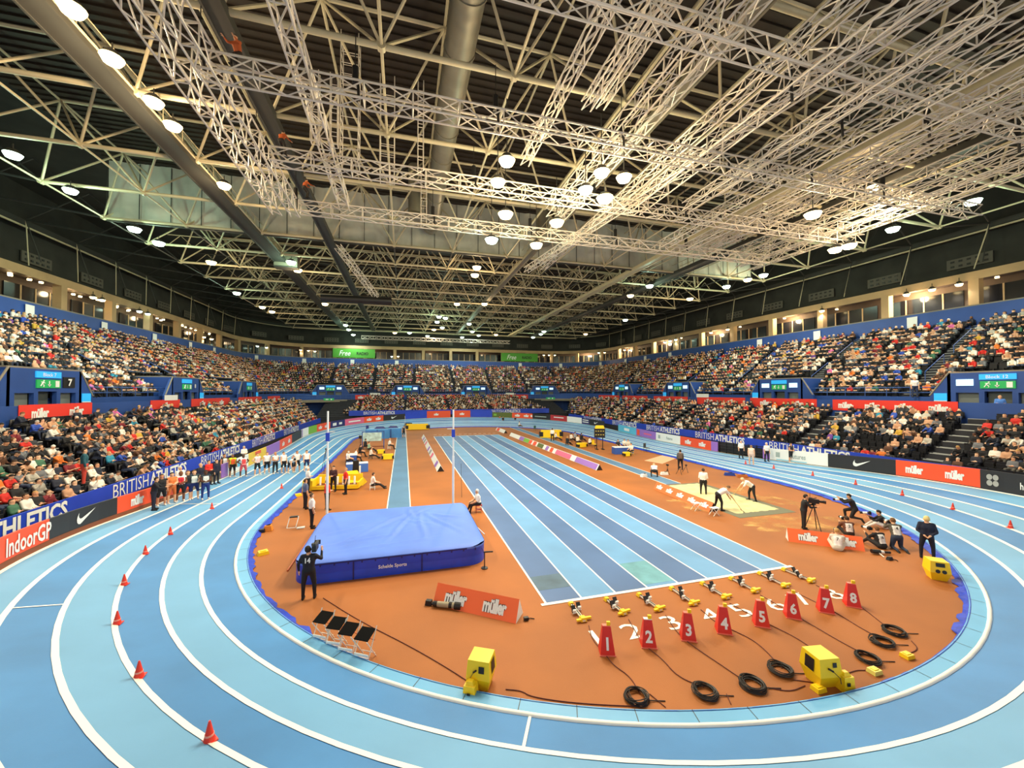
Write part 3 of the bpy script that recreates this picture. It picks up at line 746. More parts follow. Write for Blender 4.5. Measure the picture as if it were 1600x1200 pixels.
# ------------------------------------------------------------------ perimeter boards
RB=RI+6.08*LW
P=[];N=[]
def arcp(a0,a1,cy,n):
    for i in range(n+1):
        a=math.radians(a0+(a1-a0)*i/n); P.append((CX+RB*math.cos(a),cy+RB*math.sin(a))); N.append((-math.cos(a),-math.sin(a)))
arcp(-150,-180,YN,12)
for i in range(1,20): P.append((CX-RB,YN+(YF-YN)*i/20)); N.append((1,0))
arcp(180,0,YF,90)
for i in range(1,20): P.append((CX+RB,YF-(YF-YN)*i/20)); N.append((-1,0))
arcp(0,-60,YN,30)
PB=Path(P,N)
zbb=lambda p: bank(6.08,p[1])
def board(u0,u1,m,label,items=(),v=700,h=1.02,strip_m=None,group='perimeter advertising boards'):
    s0=PB.s_of_u(u0,v);s1=PB.s_of_u(u1,v); c=(s0+s1)/2; pc,_=PB.at(c)
    t=empty('advertising_board',label,'advertising board',(pc[0],pc[1],zbb(pc)),0,group)
    inv=np.array([pc[0],pc[1],zbb(pc)])
    def fin(mb,name,lb=None):
        mb.v=[tuple(np.array(q)-inv) for q in mb.v]; o=mb.build(name,t)
        if lb:o['label']=lb
        return o
    mb=MB(); z0=.05
    if strip_m: z0=.2; h=.78
    strip(PB,s0+.01,s1-.01,z0,z0+h,.09,mb,m,zf=zbb); fin(mb,'panel')
    if strip_m: mb=MB(); strip(PB,s0,s1,0,z0,.12,mb,strip_m,zf=zbb,inset=.02); fin(mb,'kickboard')
    for kind,pos,hh,mm,*r in items:
        mb=MB(); sc=s0+(s1-s0)*pos; zc=z0+h*(r[0] if r else .5)
        T={'mul':MUL,'swoosh':swoosh2d,'clover':clover2d}[kind]() if kind in('mul','swoosh','clover') else (([(-.5,-.5),(.5,-.5),(.5,.5),(-.5,.5)],[(0,1,2,3)],1) if kind=='block' else text2d(kind,.02,.8))
        if kind=='block':
            V=np.array(T[0])*np.array([r[1] if len(r)>1 else 3,1]); T=(V,T[1],1)
        text_path(PB,sc,zc,T,hh,mb,mm,zf=zbb); fin(mb,'emblem' if kind in('swoosh','clover') else ('printed_block' if kind=='block' else 'lettering'))
    return t
M_navy=mat('board_navy','#262c6e',.5); M_olive=mat('board_olive','#5d6a2c',.5); M_dred=mat('board_dark_red','#b8323a',.5); M_lime=mat('board_green','#7ab83e',.5)
M_yell=mat('board_yellow','#f1c93a',.5); M_grtxt=mat('grey_lettering','#9fb0ae',.5)
board(-40,77,M_red,'orange-red board with white lettering at the left edge of the photo',[('IndoorGP',.71,.62,M_white)],v=850,strip_m=M_brown)
board(77,183,M_black,'charcoal board with a white tick, beside the left edge orange board',[('swoosh',.52,.5,M_white)],v=810,strip_m=M_brown)
board(183,262,M_red,'orange board behind the standing official in a dark suit, left straight',[('mul',.35,.52,M_white),('mul',.88,.52,M_white)],v=780,strip_m=M_brown)
board(262,300,M_red,'short orange board with a purple end behind the waiting runners',[('block',.9,1.0,M_purple,.5,.35)],v=765,strip_m=M_brown)
board(347,356,M_purple,'narrow purple board end beside the second group of runners',v=740)
board(356,388,M_white,'white board behind the runner in the yellow vest',[('block',.5,.4,M_cyan,.5,1.5)],v=735)
board(388,416,M_yell,'board with rainbow stripes on the left straight',[('block',.5,.3,M_red,.8,5),('block',.5,.25,M_lime,.25,6)],v=725)
board(416,437,M_purple,'lilac board on the left straight, past the rainbow one',v=712)
board(437,456,M_red,'small red board with two white words on the left straight',[('mul',.27,.5,M_white),('mul',.74,.5,M_white)],v=705)
board(456,471,M_black,'short black board on the left straight',v=700)
board(471,482,M_white,'narrow white board with purple edge before the far left bend',[('block',.1,1,M_purple,.5,.3)],v=695)
board(482,495,M_lime,'green board in a dark frame before the far left bend',v=690)
board(495,516,M_red,'red board with two white words entering the far bend',[('mul',.27,.5,M_white),('mul',.74,.5,M_white)],v=680)
board(516,539,M_navy,'navy board with white blocks on the far left bend',[('block',.3,.45,M_white,.5,2),('block',.7,.35,M_white,.5,2)],v=672)
board(539,569,M_pink,'pink board with a white line of print on the far left bend',[('block',.5,.22,M_white,.5,12)],v=665)
board(569,599,M_red,'red board with two white words, far bend beside the pink board',[('mul',.27,.55,M_white),('mul',.74,.55,M_white)],v=660)
board(599,633,M_black,'black board with a white tick on the far bend',[('swoosh',.5,.5,M_white)],v=656)
board(633,667,M_banner,'plain blue board on the far bend, left of the two red ones',v=654,h=1.35)
board(667,704,M_red,'red board behind the right-hand vault upright',[('mul',.4,.5,M_white)],v=654,h=1.35)
board(709,735,M_red,'red board just right of the right-hand vault upright, far bend',[('mul',.5,.5,M_white)],v=654,h=1.35)
board(735,769,M_banner,'plain blue board on the far bend, right of the two red ones',v=654,h=1.35)
board(769,800,M_olive,'olive and black board on the far bend',[('block',.15,.4,M_lime,.5,1.5)],v=652)
board(800,832,M_red,'red board with two white words on the far right bend',[('mul',.27,.55,M_white),('mul',.70,.55,M_white),('block',.95,.4,M_white,.5,.9)],v=652)
board(832,860,M_black,'black board on the far right bend',[('block',.45,.18,M_grtxt,.5,14)],v=654)
board(860,886,M_dred,'dark red board below the right portal',[('block',.5,.16,M_white,.6,14)],v=656)
board(886,909,M_white,'white board where the right straight begins',v=660)
board(909,921,M_navy,'short navy and white board at the start of the right straight',[('block',.5,.16,M_white,.7,9),('block',.5,.16,M_white,.35,9)],v=665)
board(921,944,M_black,'black board with a small white tick on the right straight',[('swoosh',.45,.45,M_white)],v=668)
board(966,994,M_cyan,'light blue board on the right straight',[('block',.5,.4,M_white,.5,3.6)],v=680)
board(994,1025,M_purple,'purple board with an orange end on the right straight',[('block',.12,.8,M_red,.5,.8),('block',.6,.2,M_pink,.5,9)],v=685)
board(1025,1063,M_white,'white board with grey print on the right straight, before the orange one',[('Futures',.58,.36,M_grtxt),('block',.15,.45,M_grtxt,.5,.9)],v=690)
board(1063,1111,M_red,'orange board with two white words midway along the right straight',[('mul',.28,.55,M_white),('mul',.74,.55,M_white)],v=695)
board(1111,1121,M_purple,'small purple board ending the midway run of boards',v=700)
board(1192,1203,M_purple,'small purple board beside the white board of the right bend',v=715)
board(1203,1294,M_white,'white board with grey print and a blue base line, right bend',[('Futures',.52,.42,M_grtxt),('block',.16,.45,M_grtxt,.5,.9),('block',.4,.07,M_cyan,.08,40)],v=725)
board(1294,1400,M_black,'long charcoal board with a large white tick on the right bend',[('swoosh',.52,.52,M_white)],v=735)
board(1400,1532,M_red,'large orange board with two white words at the right edge of the photo',[('mul',.24,.56,M_white),('mul',.72,.56,M_white)],v=755)
board(1532,1720,M_black,'black board with a grey clover emblem at the right edge',[('clover',.12,.62,M_clover),('heal',.42,.36,M_white,.42)],v=775)
# black barrier where the boards leave a gap
mb=MB()
s0=PB.s_of_u(1121,705);s1=PB.s_of_u(1192,715)
for zz in(.15,.45,.75,1.05):
    strip(PB,s0,s1,zz,zz+.09,.06,mb,M_blk,zf=zbb,inset=-.25)
n=6
for i in range(n+1):
    p,nn=PB.at(s0+(s1-s0)*i/n); p=p-nn*.3; mb.box((p[0],p[1],zbb(p)+.6),(.08,.08,1.2),M_blk)
tag(mb.build('crowd_barrier'),'black railed barrier behind the officials on the right straight','barrier')
# ------------------------------------------------------------------ blue stand-front banners
PL=Path(*rrect(24.5,81.6,5,y0=4))
mb=MB(); strip(PL,0,PL.s[-1],.0,1.0,.15,mb,M_step); struct(mb.build('wall_front'))
EL=PL.s_of_u(506,652)
for nm,a,b,z0,z1,lb in(('l',1,80,.95,1.78,'long royal blue banner along the front of the left stand, white capitals'),('f',None,None,1.85,2.85,'long royal blue banner along the front of the far stand, white capitals'),('r',None,None,.95,1.8,'long royal blue banner along the front of the right stand, white capitals')):
    L=PL.s[-1]; sl=PL.s_of_u(545,650); sr=PL.s_of_u(858,650)
    if nm=='l': s0,s1=1,PL.s_of_az(math.atan2(-14.6,78))
    elif nm=='f': s0,s1=sl,sr
    else: s0,s1=PL.s_of_u(889,655),L-1
    t=empty('stand_banner',lb,'banner',(0,0,0)); mb=MB(); strip(PL,s0,s1,z0,z1,.05,mb,M_banner,inset=.06); mb.build('banner_cloth',t)
    if nm=='l': cs=[(-62,102),(172,290),(312,373),(391,430),(437,470)]
    elif nm=='f': cs=[(568,617),(768,813)]
    else: cs=[(910,944),(957,996),(1010,1064),(1085,1168),(1203,1330),(1397,1580)]
    for (ua,ub) in cs:
        va=lambda u:(800-(u)*.3 if u<500 else 660) if u<600 else 650+max(0,(u-800))*.11
        if nm=='l' and ua==-62: sb=PL.s_of_u(102,790); sa=sb-7.2
        else: sa=PL.s_of_u(ua,va(ua));sb=PL.s_of_u(ub,va(ub))
        W=sb-sa; B=BRI();A=ATH(); 
        hh=W/(B[2]+A[2]+.3); hh=min(hh,.72); mb=MB(); c=(sa+sb)/2; tot=hh*(B[2]+A[2]+.25)
        text_path(PL,c-tot/2+hh*B[2]/2,(z0+z1)/2,B,hh,mb,M_white,lift=.02,inset=.06); text_path(PL,c+tot/2-hh*A[2]/2,(z0+z1)/2,A,hh,mb,M_white,lift=.02,inset=.06)
        mb.build('lettering',t)
# red cloths on the balcony
zr0,zr1=4.75,5.8
reds=[(27,142,2),(234,280,1),(298,358,2),(372,408,2),(418,437,1),(555,623,4),(662,724,4),(762,825,5),(936,968,3),(973,1012,3),(1022,1075,3),(1090,1165,2),(1173,1277,2),(1302,1498,4)]
for i,(ua,ub,n_) in enumerate(reds):
    s0,s1=PR.s_of_u(ua,635),PR.s_of_u(ub,635); side='left stand' if ub<450 else('far stand' if ub<840 else 'right stand')
    k=[r for r in reds if (r[1]<450)==(ub<450) and (r[1]<840)==(ub<840)].index((ua,ub,n_))
    p0,nn=PR.at((s0+s1)/2); t=empty('balcony_banner',f'red banner with white lettering on the {side} balcony, {ordn(k)} from the left','banner',(0,0,0),0,'red balcony banners')
    mb=MB(); strip(PR,s0,s1,zr0,zr1,.03,mb,M_red2,inset=.06); mb.build('banner_cloth',t)
    mb=MB()
    for j in range(n_): text_path(PR,s0+(s1-s0)*(j+.5)/n_,(zr0+zr1)/2,MUL(),.62,mb,M_white,inset=.06)
    mb.build('lettering',t)
for ua,ub in((256,276),(578,594),(790,803),(1089,1108)):
    s0,s1=PR.s_of_u(ua,622),PR.s_of_u(ub,622); mb=MB(); strip(PR,s0,s1,5.75,6.25,.03,mb,M_white,inset=.08)
    tag(mb.build('white_card'),'plain white card fixed above a red balcony banner, '+{256:'left stand',578:'far stand, left part',790:'far stand, right part',1089:'right stand'}[ua],'card')
# ------------------------------------------------------------------ vomitories
VOM=[(107,'7'),(310,'8'),(402,'9'),(517,''),(637,''),(745,''),(852,''),(964,''),(1050,''),(1206,'11'),(1545,'12')]
vs=[]
for i,(u,num) in enumerate(VOM):
    s=PR.s_of_u(u,615); vs.append(s); p,n=PR.at(s); p=p-n*1.1; rz=math.atan2(n[1],n[0])+PI/2
    side='left' if u<450 else('far' if u<900 else 'right'); same=[q[0] for q in VOM if ('left' if q[0]<450 else('far' if q[0]<900 else 'right'))==side]
    t=empty('stand_entrance',f'blue entrance with green exit sign, {side} stand, {ordn(same.index(u))} from the left','stand entrance',(p[0],p[1],4.6),rz,'entrances to the stands')
    mb=MB(); Wd=2.7; H=3.45
    prof=[(-3.9,0),(-3.9,1.6),(-Wd,H),(Wd,H),(3.9,1.6),(3.9,0),(2.3,0),(2.3,1.9),(1.0,1.9),(1.0,0),(.7,0),(.7,2.0),(-.7,2.0),(-.7,0),(-1.0,0),(-1.0,1.9),(-2.3,1.9),(-2.3,0)]
    m=len(prof); V=[(x,0,z) for x,z in prof]+[(x,.25,z) for x,z in prof]
    mb.add(V,[tuple(range(m)),tuple(range(2*m-1,m-1,-1))]+[(k,(k+1)%m,m+(k+1)%m,m+k)[::-1] for k in range(m)],M_blue)
    mb.build('facade',t)
    mb=MB(); mb.box((0,2.4,H+.03),(2*Wd,4.6,.16),M_conc)
    for sx in(-1,1):
        V=[(sx*Wd,0.1,0),(sx*Wd,4.6,0),(sx*Wd,4.6,H),(sx*Wd,.1,H)]; mb.box((sx*Wd,2.3,H/2),(.2,4.6,H),M_blue)
        mb.tube((sx*Wd,0,H+.05),(sx*3.9,0,1.65),.06,M_conc,6)
    mb.build('side_walls',t)
    for sx in(-1,1): mb=MB(); mb.box((sx*1.65,.35,.95),(1.3,.06,1.9),M_door); mb.box((sx*1.65,.3,1.0),(.9,.05,.04),M_alu); mb.build('door',t)
    mb=MB(); mb.box((0,.5,1.0),(1.4,.06,2.0),mat('doorway','#4f5a5a',.6)); mb.build('doorway',t)
    def txt(s_,h_,x,z_,m_,bold=.01):
        mb=MB(); place2d(mb,text2d(s_,bold),h_,(x,-.09,z_),(1,0,0),(0,0,1),m_); return mb
    mb=MB(); mb.box((0,-.03,3.1),(1.9,.08,.42),M_skyb); o=mb.build('block_sign',t)
    if num in('7','12'): txt('Block '+num,.24,0,3.1,M_white).build('lettering',o)
    mb=MB(); mb.box((0,-.03,2.5),(1.8,.08,.55),M_green); o=mb.build('exit_sign',t)
    mb=MB(); 
    # running figure, arrow and door pictogram
    z0=2.5
    mb.box((.62,-.085,z0),(.3,.01,.42),M_white)
    mb.box((0,-.085,z0+.04),(.07,.01,.3),M_white); mb.add([(-.14,-.09,z0-.03),(.14,-.09,z0-.03),(0,-.09,z0-.2)],[(0,2,1)],M_white)
    for a,b,r in(((-.55,z0+.02),(-.45,z0+.12),.045),((-.55,z0+.02),(-.66,z0-.16),.03),((-.55,z0+.02),(-.42,z0-.1),.03),((-.42,z0-.1),(-.44,z0-.2),.03),((-.47,z0+.1),(-.34,z0+.04),.025),((-.47,z0+.1),(-.62,z0+.12),.025)): mb.tube((a[0],-.09,a[1]),(b[0],-.09,b[1]),r,M_white,6)
    mb.tube((-.42,-.075,z0+.2),(-.42,-.1,z0+.2),.05,M_white,8); mb.build('pictogram',o)
    if u in(1206,1545,517,637,745,852,964,1050): 
        mb=MB(); mb.box((-1.75,-.04,2.7),(.95,.08,.5),M_screen,rz=.05); mb.build('screen',t)
        if u!=1545: mb=MB(); mb.box((1.75,-.04,2.7),(.95,.08,.5),M_screen,rz=-.05); mb.build('screen',t)
    if u==107:
        mb=MB(); mb.box((1.65,-.02,2.62),(1.0,.05,.75),M_blk); o=mb.build('number_panel',t); txt('7',.5,1.65,2.62,M_white,.03).build('lettering',o)
    if u==310: txt('8',.45,1.6,2.6,M_white,.03).build('lettering',t)
    mb=MB(); sx=1 if u<450 else -1; mb.box((sx*3.2,-.05,1.55),(.8,.05,.6),M_skyb); mb.box((sx*3.2,-.06,1.22),(.8,.05,.06),M_white); mb.build('notice',t)
# balcony rail along the front of the upper tier
mb=MB()
q=up_par(33.2)
for dz in(6.5,6.95): 
    P_,_=rrect(33.2,*q,y0=8); mb.poly([(x,y,dz) for x,y in P_],.035,M_rail,5)
P_,_=rrect(33.2,*q,y0=8,na=10,nf=30,ns=45)
for x,y in P_: mb.tube((x,y,5.9),(x,y,6.95),.03,M_rail,5)
loft(mb,[(33.15,*q,4.6),(33.15,*q,6.15),(33.4,*up_par(33.4),6.15)],M_blue)
tag(mb.build('balcony_rail'),'blue metal rail along the front of the upper tier all around the hall','railing')
# ------------------------------------------------------------------ portals in the far corners
for sx,lb in((-1,'dark portal opening in the far left corner of the lower stand'),(1,'dark portal opening in the far right corner of the lower stand')):
    c=np.array([CX+sx*-1*-25.5,91.0]); rz=-sx*.55*-1
    t=empty('corner_portal',lb,'portal',(c[0],c[1],0),(-.62 if sx>0 else .62),None)
    mb=MB(); 
    mb.box((0,2,4.55),(13,5,.5),M_conc); 
    for x in(-6.4,6.4): mb.box((x,2,2.2),(.5,5,4.6),M_blue)
    mb.build('portal_frame',t)
    mb=MB(); mb.box((0,4.2,2.2),(12.6,.2,4.5),M_glass); mb.build('portal_back',t)
    mb=MB(); mb.box((0,-.52,4.9),(2.2,.05,.45),M_green); mb.box((.5,-.56,4.9),(.3,.03,.3),M_white); mb.box((-.4,-.56,4.9),(.6,.03,.2),M_white); mb.build('exit_sign',t)
    mb=MB()
    for zz in(5.3,5.8): mb.tube((-6.5,-.4,zz),(6.5,-.4,zz),.04,M_rail,5)
    for k in range(11): mb.tube((-6.5+1.3*k,-.4,4.7),(-6.5+1.3*k,-.4,5.8),.03,M_rail,4)
    mb.build('rail',t)
# ------------------------------------------------------------------ terraces of the lower tier and seats
NL=9; seats=[]    # (x,y,z,nx,ny,tier,row,idx)
LW0,LDW,LZ0,LDZ=24.95,.72,.95,.40
AIS=[18.6+9.4*k for k in range(8)]; UAIS=[24.0+10.2*k for k in range(7)]
for side,sx in(('left',-1),('right',1)):
    mb=MB()
    for k in range(NL):
        wd=LW0+k*LDW; z=LZ0+k*LDZ; y1=78+(wd-24.5)*2.4
        mb.box((CX+sx*(wd+.36+.4),(6+y1)/2,z/2-.1),(LDW+.8 if k<NL-1 else 1.4,y1-6,z+.2),M_step)
    struct(mb.build('lower_terrace'))
    for ai,ya in enumerate(AIS):
        mb=MB()
        for k in range(NL):
            wd=LW0+k*LDW; z=LZ0+k*LDZ
            mb.box((CX+sx*(wd+.54),ya,z+LDZ/2-.02),(.36,1.15,LDZ),M_step)
            for dd,dz in((.03,.012),(.38,LDZ/2+.16+.03)): mb.box((CX+sx*(wd+dd),ya,z+dz if dd<.1 else z+LDZ-.0),(.07,1.12,.03),M_nose)
        struct(mb.build('aisle_stair'))
    for k in range(NL):
        wd=LW0+k*LDW; z=LZ0+k*LDZ; y1=78+(wd-24.5)*2.4; y=10.0 if side=='left' else 8.0; i=0
        while y<y1-.4:
            if min(abs(y-a) for a in AIS)>.75: seats.append((CX+sx*(wd+.42),y,z,-sx,0,'lower '+side,k,i)); i+=1
            y+=.53
mb=MB()
for k in range(12):
    y=82.2+k*.98; z=1.8+k*.27; mb.box((CX,y+.7,z/2),(52-k*0,1.4,z),M_step)
    x=CX-21+k*.3; i=0
    while x<CX+21-k*.3:
        if abs(((x-CX)+50)%9-4.5)>.35: seats.append((x,y+.5,z,0,-1,'lower far',k,i)); i+=1
        x+=.55
struct(mb.build('far_terrace'))
stairs=[]
for k in range(NR):
    a=lerp(U0,U1,k/NR); z=lerp(ZU0,ZU1,k/(NR-1)); wd=a+.38
    pp=Path(*rrect(wd,*up_par(wd),y0=8,na=20)); s=.5;i=0; L=pp.s[-1]
    vz=[pp.s_of_az(math.atan2(*PR.at(v)[0])) for v in vs]
    while s<L-.5:
        p,n=pp.at(s); ok=True
        if wd<36.2 and min(math.hypot(*(PR.at(v)[0]-PR.at(v)[1]*(wd-31.5)-p)) for v in vs)<3.4: ok=False
        if abs(n[0])>.95:
            if min(abs(p[1]-q) for q in UAIS)<.55: ok=False
        elif abs(n[1])>.95 and abs(((p[0]-CX)+50)%9.5-4.75)<.4: ok=False
        if ok: seats.append((p[0],p[1],z,n[0],n[1],'upper '+('left' if n[0]>.7 else('right' if n[0]<-.7 else 'far')),k,i)); i+=1
        s+=.55
for sx in(-1,1):
    for ya in UAIS:
        mb=MB()
        for k in range(NR):
            a=lerp(U0,U1,k/NR); z=lerp(ZU0,ZU1,k/(NR-1)); zn=(ZU1-ZU0)/(NR-1)
            if k<NR-1: mb.box((CX+sx*(a+.56),ya,z+zn/4),(.38,1.1,zn/2),M_step)
            mb.box((CX+sx*(a+.04),ya,z+.015),(.07,1.08,.03),M_nose); mb.box((CX+sx*(a+.41),ya,z+zn/2+.015),(.07,1.08,.03),M_nose)
        struct(mb.build('aisle_stair'))
        if visible((CX+sx*40,ya,9),0):
            for a,b in((35.6,38.2),(39.6,42.2)):
                mb=MB()
                za=lerp(ZU0,ZU1,(a-U0)/(U1-U0));zb=lerp(ZU0,ZU1,(b-U0)/(U1-U0))
                mb.tube((CX+sx*a,ya,za+.9),(CX+sx*b,ya,zb+.9),.035,M_rail,6); mb.tube((CX+sx*a,ya,za),(CX+sx*a,ya,za+.9),.03,M_rail,5); mb.tube((CX+sx*b,ya,zb),(CX+sx*b,ya,zb+.9),.03,M_rail,5)
                tag(mb.build('handrail'),f"blue {'lower' if a<38 else 'upper'} handrail of an upper tier aisle, {'left' if sx<0 else 'right'} stand, {ordn(UAIS.index(ya))} aisle along",'handrail','aisle handrails')
# ---- who sits where
occ={'lower left':.93,'lower right':.74,'lower far':.93,'upper left':.95,'upper far':.93,'upper right':.86}
seatinfo=[]
for s_ in seats:
    x,y,z,nx_,ny_,tier,row,i=s_
    if not visible((x,y,z+.8),30): continue
    o=occ[tier]
    if tier=='lower right' and (y<20.5 and row<2): o=.25
    if tier=='lower right' and 20<y<26 and row<4: o=.55
    if tier=='lower left' and row==NL-1: o=.5
    seatinfo.append((s_,random.random()<o,math.sqrt(x*x+y*y+(z-6)**2)))
seatinfo.sort(key=lambda q:q[2])
TOPS=[('#141519','black'),('#1b2133','navy'),('#2b2d33','charcoal'),('#e9e4d8','white'),('#b9b5a8','silver'),('#c8281f','red'),('#2d4fae','blue'),('#7a1f2a','maroon'),('#caa23a','mustard'),('#3b6b52','green'),('#c99a78','tan'),('#6c6f74','grey'),('#d96fa8','pink'),('#2a8aa8','teal'),('#6a3f8f','purple'),('#e07a2f','orange'),('#5a3a28','brown')]
TW=[30,13,10,9,6,6,4,4,2,2,8,6,1,1.3,1,1.5,5]
HAIRS=[('#1d1511','black'),('#3d2918','brown'),('#6e4a28','auburn'),('#b98f52','blonde'),('#b9b2a6','grey'),('#e2ddd2','white')]
HW=[7,9,6,5,6,3]; BOTS=['#16181f','#1f2a44','#33405c','#25221f','#5d5a52']
SP=[dict(thL=(-.12,1,.02),thR=(.12,1,.02),shL=(-.02,.12,-1),shR=(.02,.1,-1),uaL=(-.15,.35,-.9),faL=(.35,.85,-.1),uaR=(.15,.35,-.9),faR=(-.35,.85,-.1),base=.5),
    dict(thL=(-.15,1,.02),thR=(.1,1,.05),shL=(-.02,-.1,-1),shR=(.02,.2,-1),uaL=(-.2,.45,-.8),faL=(.5,.75,.35),uaR=(.2,.45,-.8),faR=(-.5,.75,.35),base=.5,lean=.25,nod=.2),
    dict(thL=(-.2,1,0),thR=(.2,1,0),shL=(0,.1,-1),shR=(0,.1,-1),uaL=(-.2,.3,-.9),faL=(.9,.45,.05),uaR=(.2,.3,-.9),faR=(-.9,.45,.1),base=.5,lean=-.08,hairlen=.05,turn=.3),
    dict(thL=(-.1,1,0),thR=(.15,1,.12),shL=(0,.15,-1),shR=(-.2,.3,-1),uaL=(-.3,.1,-.9),faL=(.1,.95,-.25),uaR=(.2,.6,-.5),faR=(-.3,.3,.9),base=.5,lean=.05,turn=-.4),
    dict(thL=(-.2,1,0),thR=(.2,1,0),shL=(0,0,-1),shR=(0,0,-1),uaL=(-.2,.65,-.7),faL=(.3,.9,-.3),uaR=(.2,.65,-.7),faR=(-.3,.9,-.3),base=.5,lean=.5,nod=.1,hairlen=.08)]
near=[q for q in seatinfo if q[1]][:300]; nearset=set(id(q) for q in near)
for k,P_ in enumerate(SP): figure_mesh('sit%d'%k,P_,.042,detail=True); figure_mesh('sitlo%d'%k,P_,.085,detail=False)
usedlabels={}
for q in near:
    (x,y,z,nx_,ny_,tier,row,i),_,d=q
    tp,tn=random.choices(TOPS,TW)[0]; hr,hn=random.choices(HAIRS,HW)[0]; k=random.randrange(5)
    lb=f"person in {tn} top, {hn} hair, {tier.split()[1]} {tier.split()[0]} tier, {ordn(row)} row, {ordn(i)} seat from near end"
    person('sit%d'%k,SP[k],(x,y,z),math.atan2(ny_,nx_)-PI/2+random.uniform(-.25,.25),lb,top=tp,bot=random.choice(BOTS),skin=random.choices(SKIN,[6,4,5,1,1,5])[0],hair=hr,sleeve=random.choices(['long','half'],[5,1])[0],shoe='#1a1a1a',scale=random.uniform(.93,1.03),group='seated spectators nearest the camera')
# low polygon sitter for the distance
def lowfig():
    V=[];F=[];S=[]
    def frus(c0,r0,c1,r1,n,slot,dy=1):
        b=len(V)
        for c,r in((c0,r0),(c1,r1)):
            for i in range(n): V.append((c[0]+r*math.cos(2*PI*i/n),c[1]+r*dy*math.sin(2*PI*i/n),c[2]))
        for i in range(n): F.append((b+i,b+(i+1)%n,b+n+(i+1)%n,b+n+i)); S.append(slot)
    def bx(c,s,slot):
        b=len(V)
        for dz in(-1,1):
            for dx,dy in((-1,-1),(1,-1),(1,1),(-1,1)): V.append((c[0]+dx*s[0]/2,c[1]+dy*s[1]/2,c[2]+dz*s[2]/2))
        for f in((4,5,6,7),(0,1,5,4),(1,2,6,5),(2,3,7,6),(3,0,4,7)): F.append(tuple(b+i for i in f)); S.append(slot)
    frus((0,0,.45),.17,(0,.03,.98),.21,6,2,.65); frus((0,.03,.98),.21,(0,.03,1.07),.06,6,2,.65)
    frus((0,.05,1.06),.085,(0,.05,1.20),.105,6,0); frus((0,.04,1.20),.108,(0,.02,1.30),.05,6,1); bx((0,-.04,1.17),(.17,.08,.18),1)
    bx((-.1,.3,.5),(.15,.45,.14),3);bx((.1,.3,.5),(.15,.45,.14),3)
    bx((-.2,.12,.75),(.09,.2,.36),2);bx((.2,.12,.75),(.09,.2,.36),2); bx((0,.3,.65),(.3,.1,.09),0)
    return np.array(V),F,S
def slotmap(l): return {0:0,1:1,2:2,3:3,4:3,5:2,6:2,7:3,8:1,9:2}[l]
variants=[]
for k in range(5):
    mb_,_=RC['sitlo%d'%k]; q=[(f,slotmap(s)) for f,s in zip(mb_.f,mb_.m)]; variants.append((np.array(mb_.v),[f for f,_ in q if len(f)==4],[s for f,s in q if len(f)==4]))
variants.append(lowfig())
acc=[[] for _ in variants]
for q in seatinfo:
    if q[1] and id(q) not in nearset:
        acc[5 if q[2]>48 else random.randrange(5)].append(q[0])
VV=[];FF=[];CC=[];off=0
def linc(h): return np.array(lin(h))
for (V,F,S),lst in zip(variants,acc):
    n=len(lst); 
    if not n: continue
    V=np.array(V);F=np.array(F);S=np.array(S); A=np.array([[a[0],a[1],a[2],math.atan2(a[4],a[3])-PI/2] for a in lst]); A[:,3]+=rng.uniform(-.3,.3,n)
    sc=rng.uniform(.9,1.05,n); c,s=np.cos(A[:,3])*sc,np.sin(A[:,3])*sc
    X=V[None,:,0]*c[:,None]-V[None,:,1]*s[:,None]+A[:,0:1]; Y=V[None,:,0]*s[:,None]+V[None,:,1]*c[:,None]+A[:,1:2]; Z=V[None,:,2]*sc[:,None]+A[:,2:3]
    VV.append(np.stack([X,Y,Z],-1).reshape(-1,3)); FF.append((F[None]+(np.arange(n)*len(V))[:,None,None]).reshape(-1,4)+off); off+=n*len(V)
    pal=np.zeros((n,4,4))
    for j in range(n):
        far_=lst[j][5]
        pal[j,0]=linc(random.choices(SKIN,[6,4,5,1,1,5])[0]); pal[j,1]=linc(random.choices(HAIRS,HW)[0][0]); pal[j,2]=linc(random.choices(TOPS,TW)[0][0]); pal[j,3]=linc(random.choice(BOTS))
    CC.append(pal[:,S].reshape(-1,4))
VV=np.concatenate(VV);FF=np.concatenate(FF);CC=np.concatenate(CC)
def bigmesh(name,VV,FF,CC,m):
    me=bpy.data.meshes.new(name); me.vertices.add(len(VV)); me.vertices.foreach_set('co',VV.astype(np.float32).ravel())
    me.loops.add(FF.size); me.loops.foreach_set('vertex_index',FF.astype(np.int32).ravel())
    me.polygons.add(len(FF)); me.polygons.foreach_set('loop_start',np.arange(0,FF.size,4,dtype=np.int32)); me.polygons.foreach_set('loop_total',np.full(len(FF),4,dtype=np.int32))
    if CC is not None:
        at=me.attributes.new('Col','FLOAT_COLOR','FACE'); at.data.foreach_set('color',CC.astype(np.float32).ravel())
    me.update(calc_edges=True); me.materials.append(m); o=bpy.data.objects.new(name,me); COL.objects.link(o); return o
mc=bpy.data.materials.new('crowd_cloth'); mc.use_nodes=True; a_=mc.node_tree.nodes.new('ShaderNodeAttribute'); a_.attribute_name='Col'
mc.node_tree.links.new(a_.outputs['Color'],mc.node_tree.nodes['Principled BSDF'].inputs['Base Color']); mc.node_tree.nodes['Principled BSDF'].inputs['Roughness'].default_value=.8
tag(bigmesh('crowd',VV,FF,CC,mc),'thousands of seated spectators filling the stands on all sides of the track','crowd',kind='stuff')
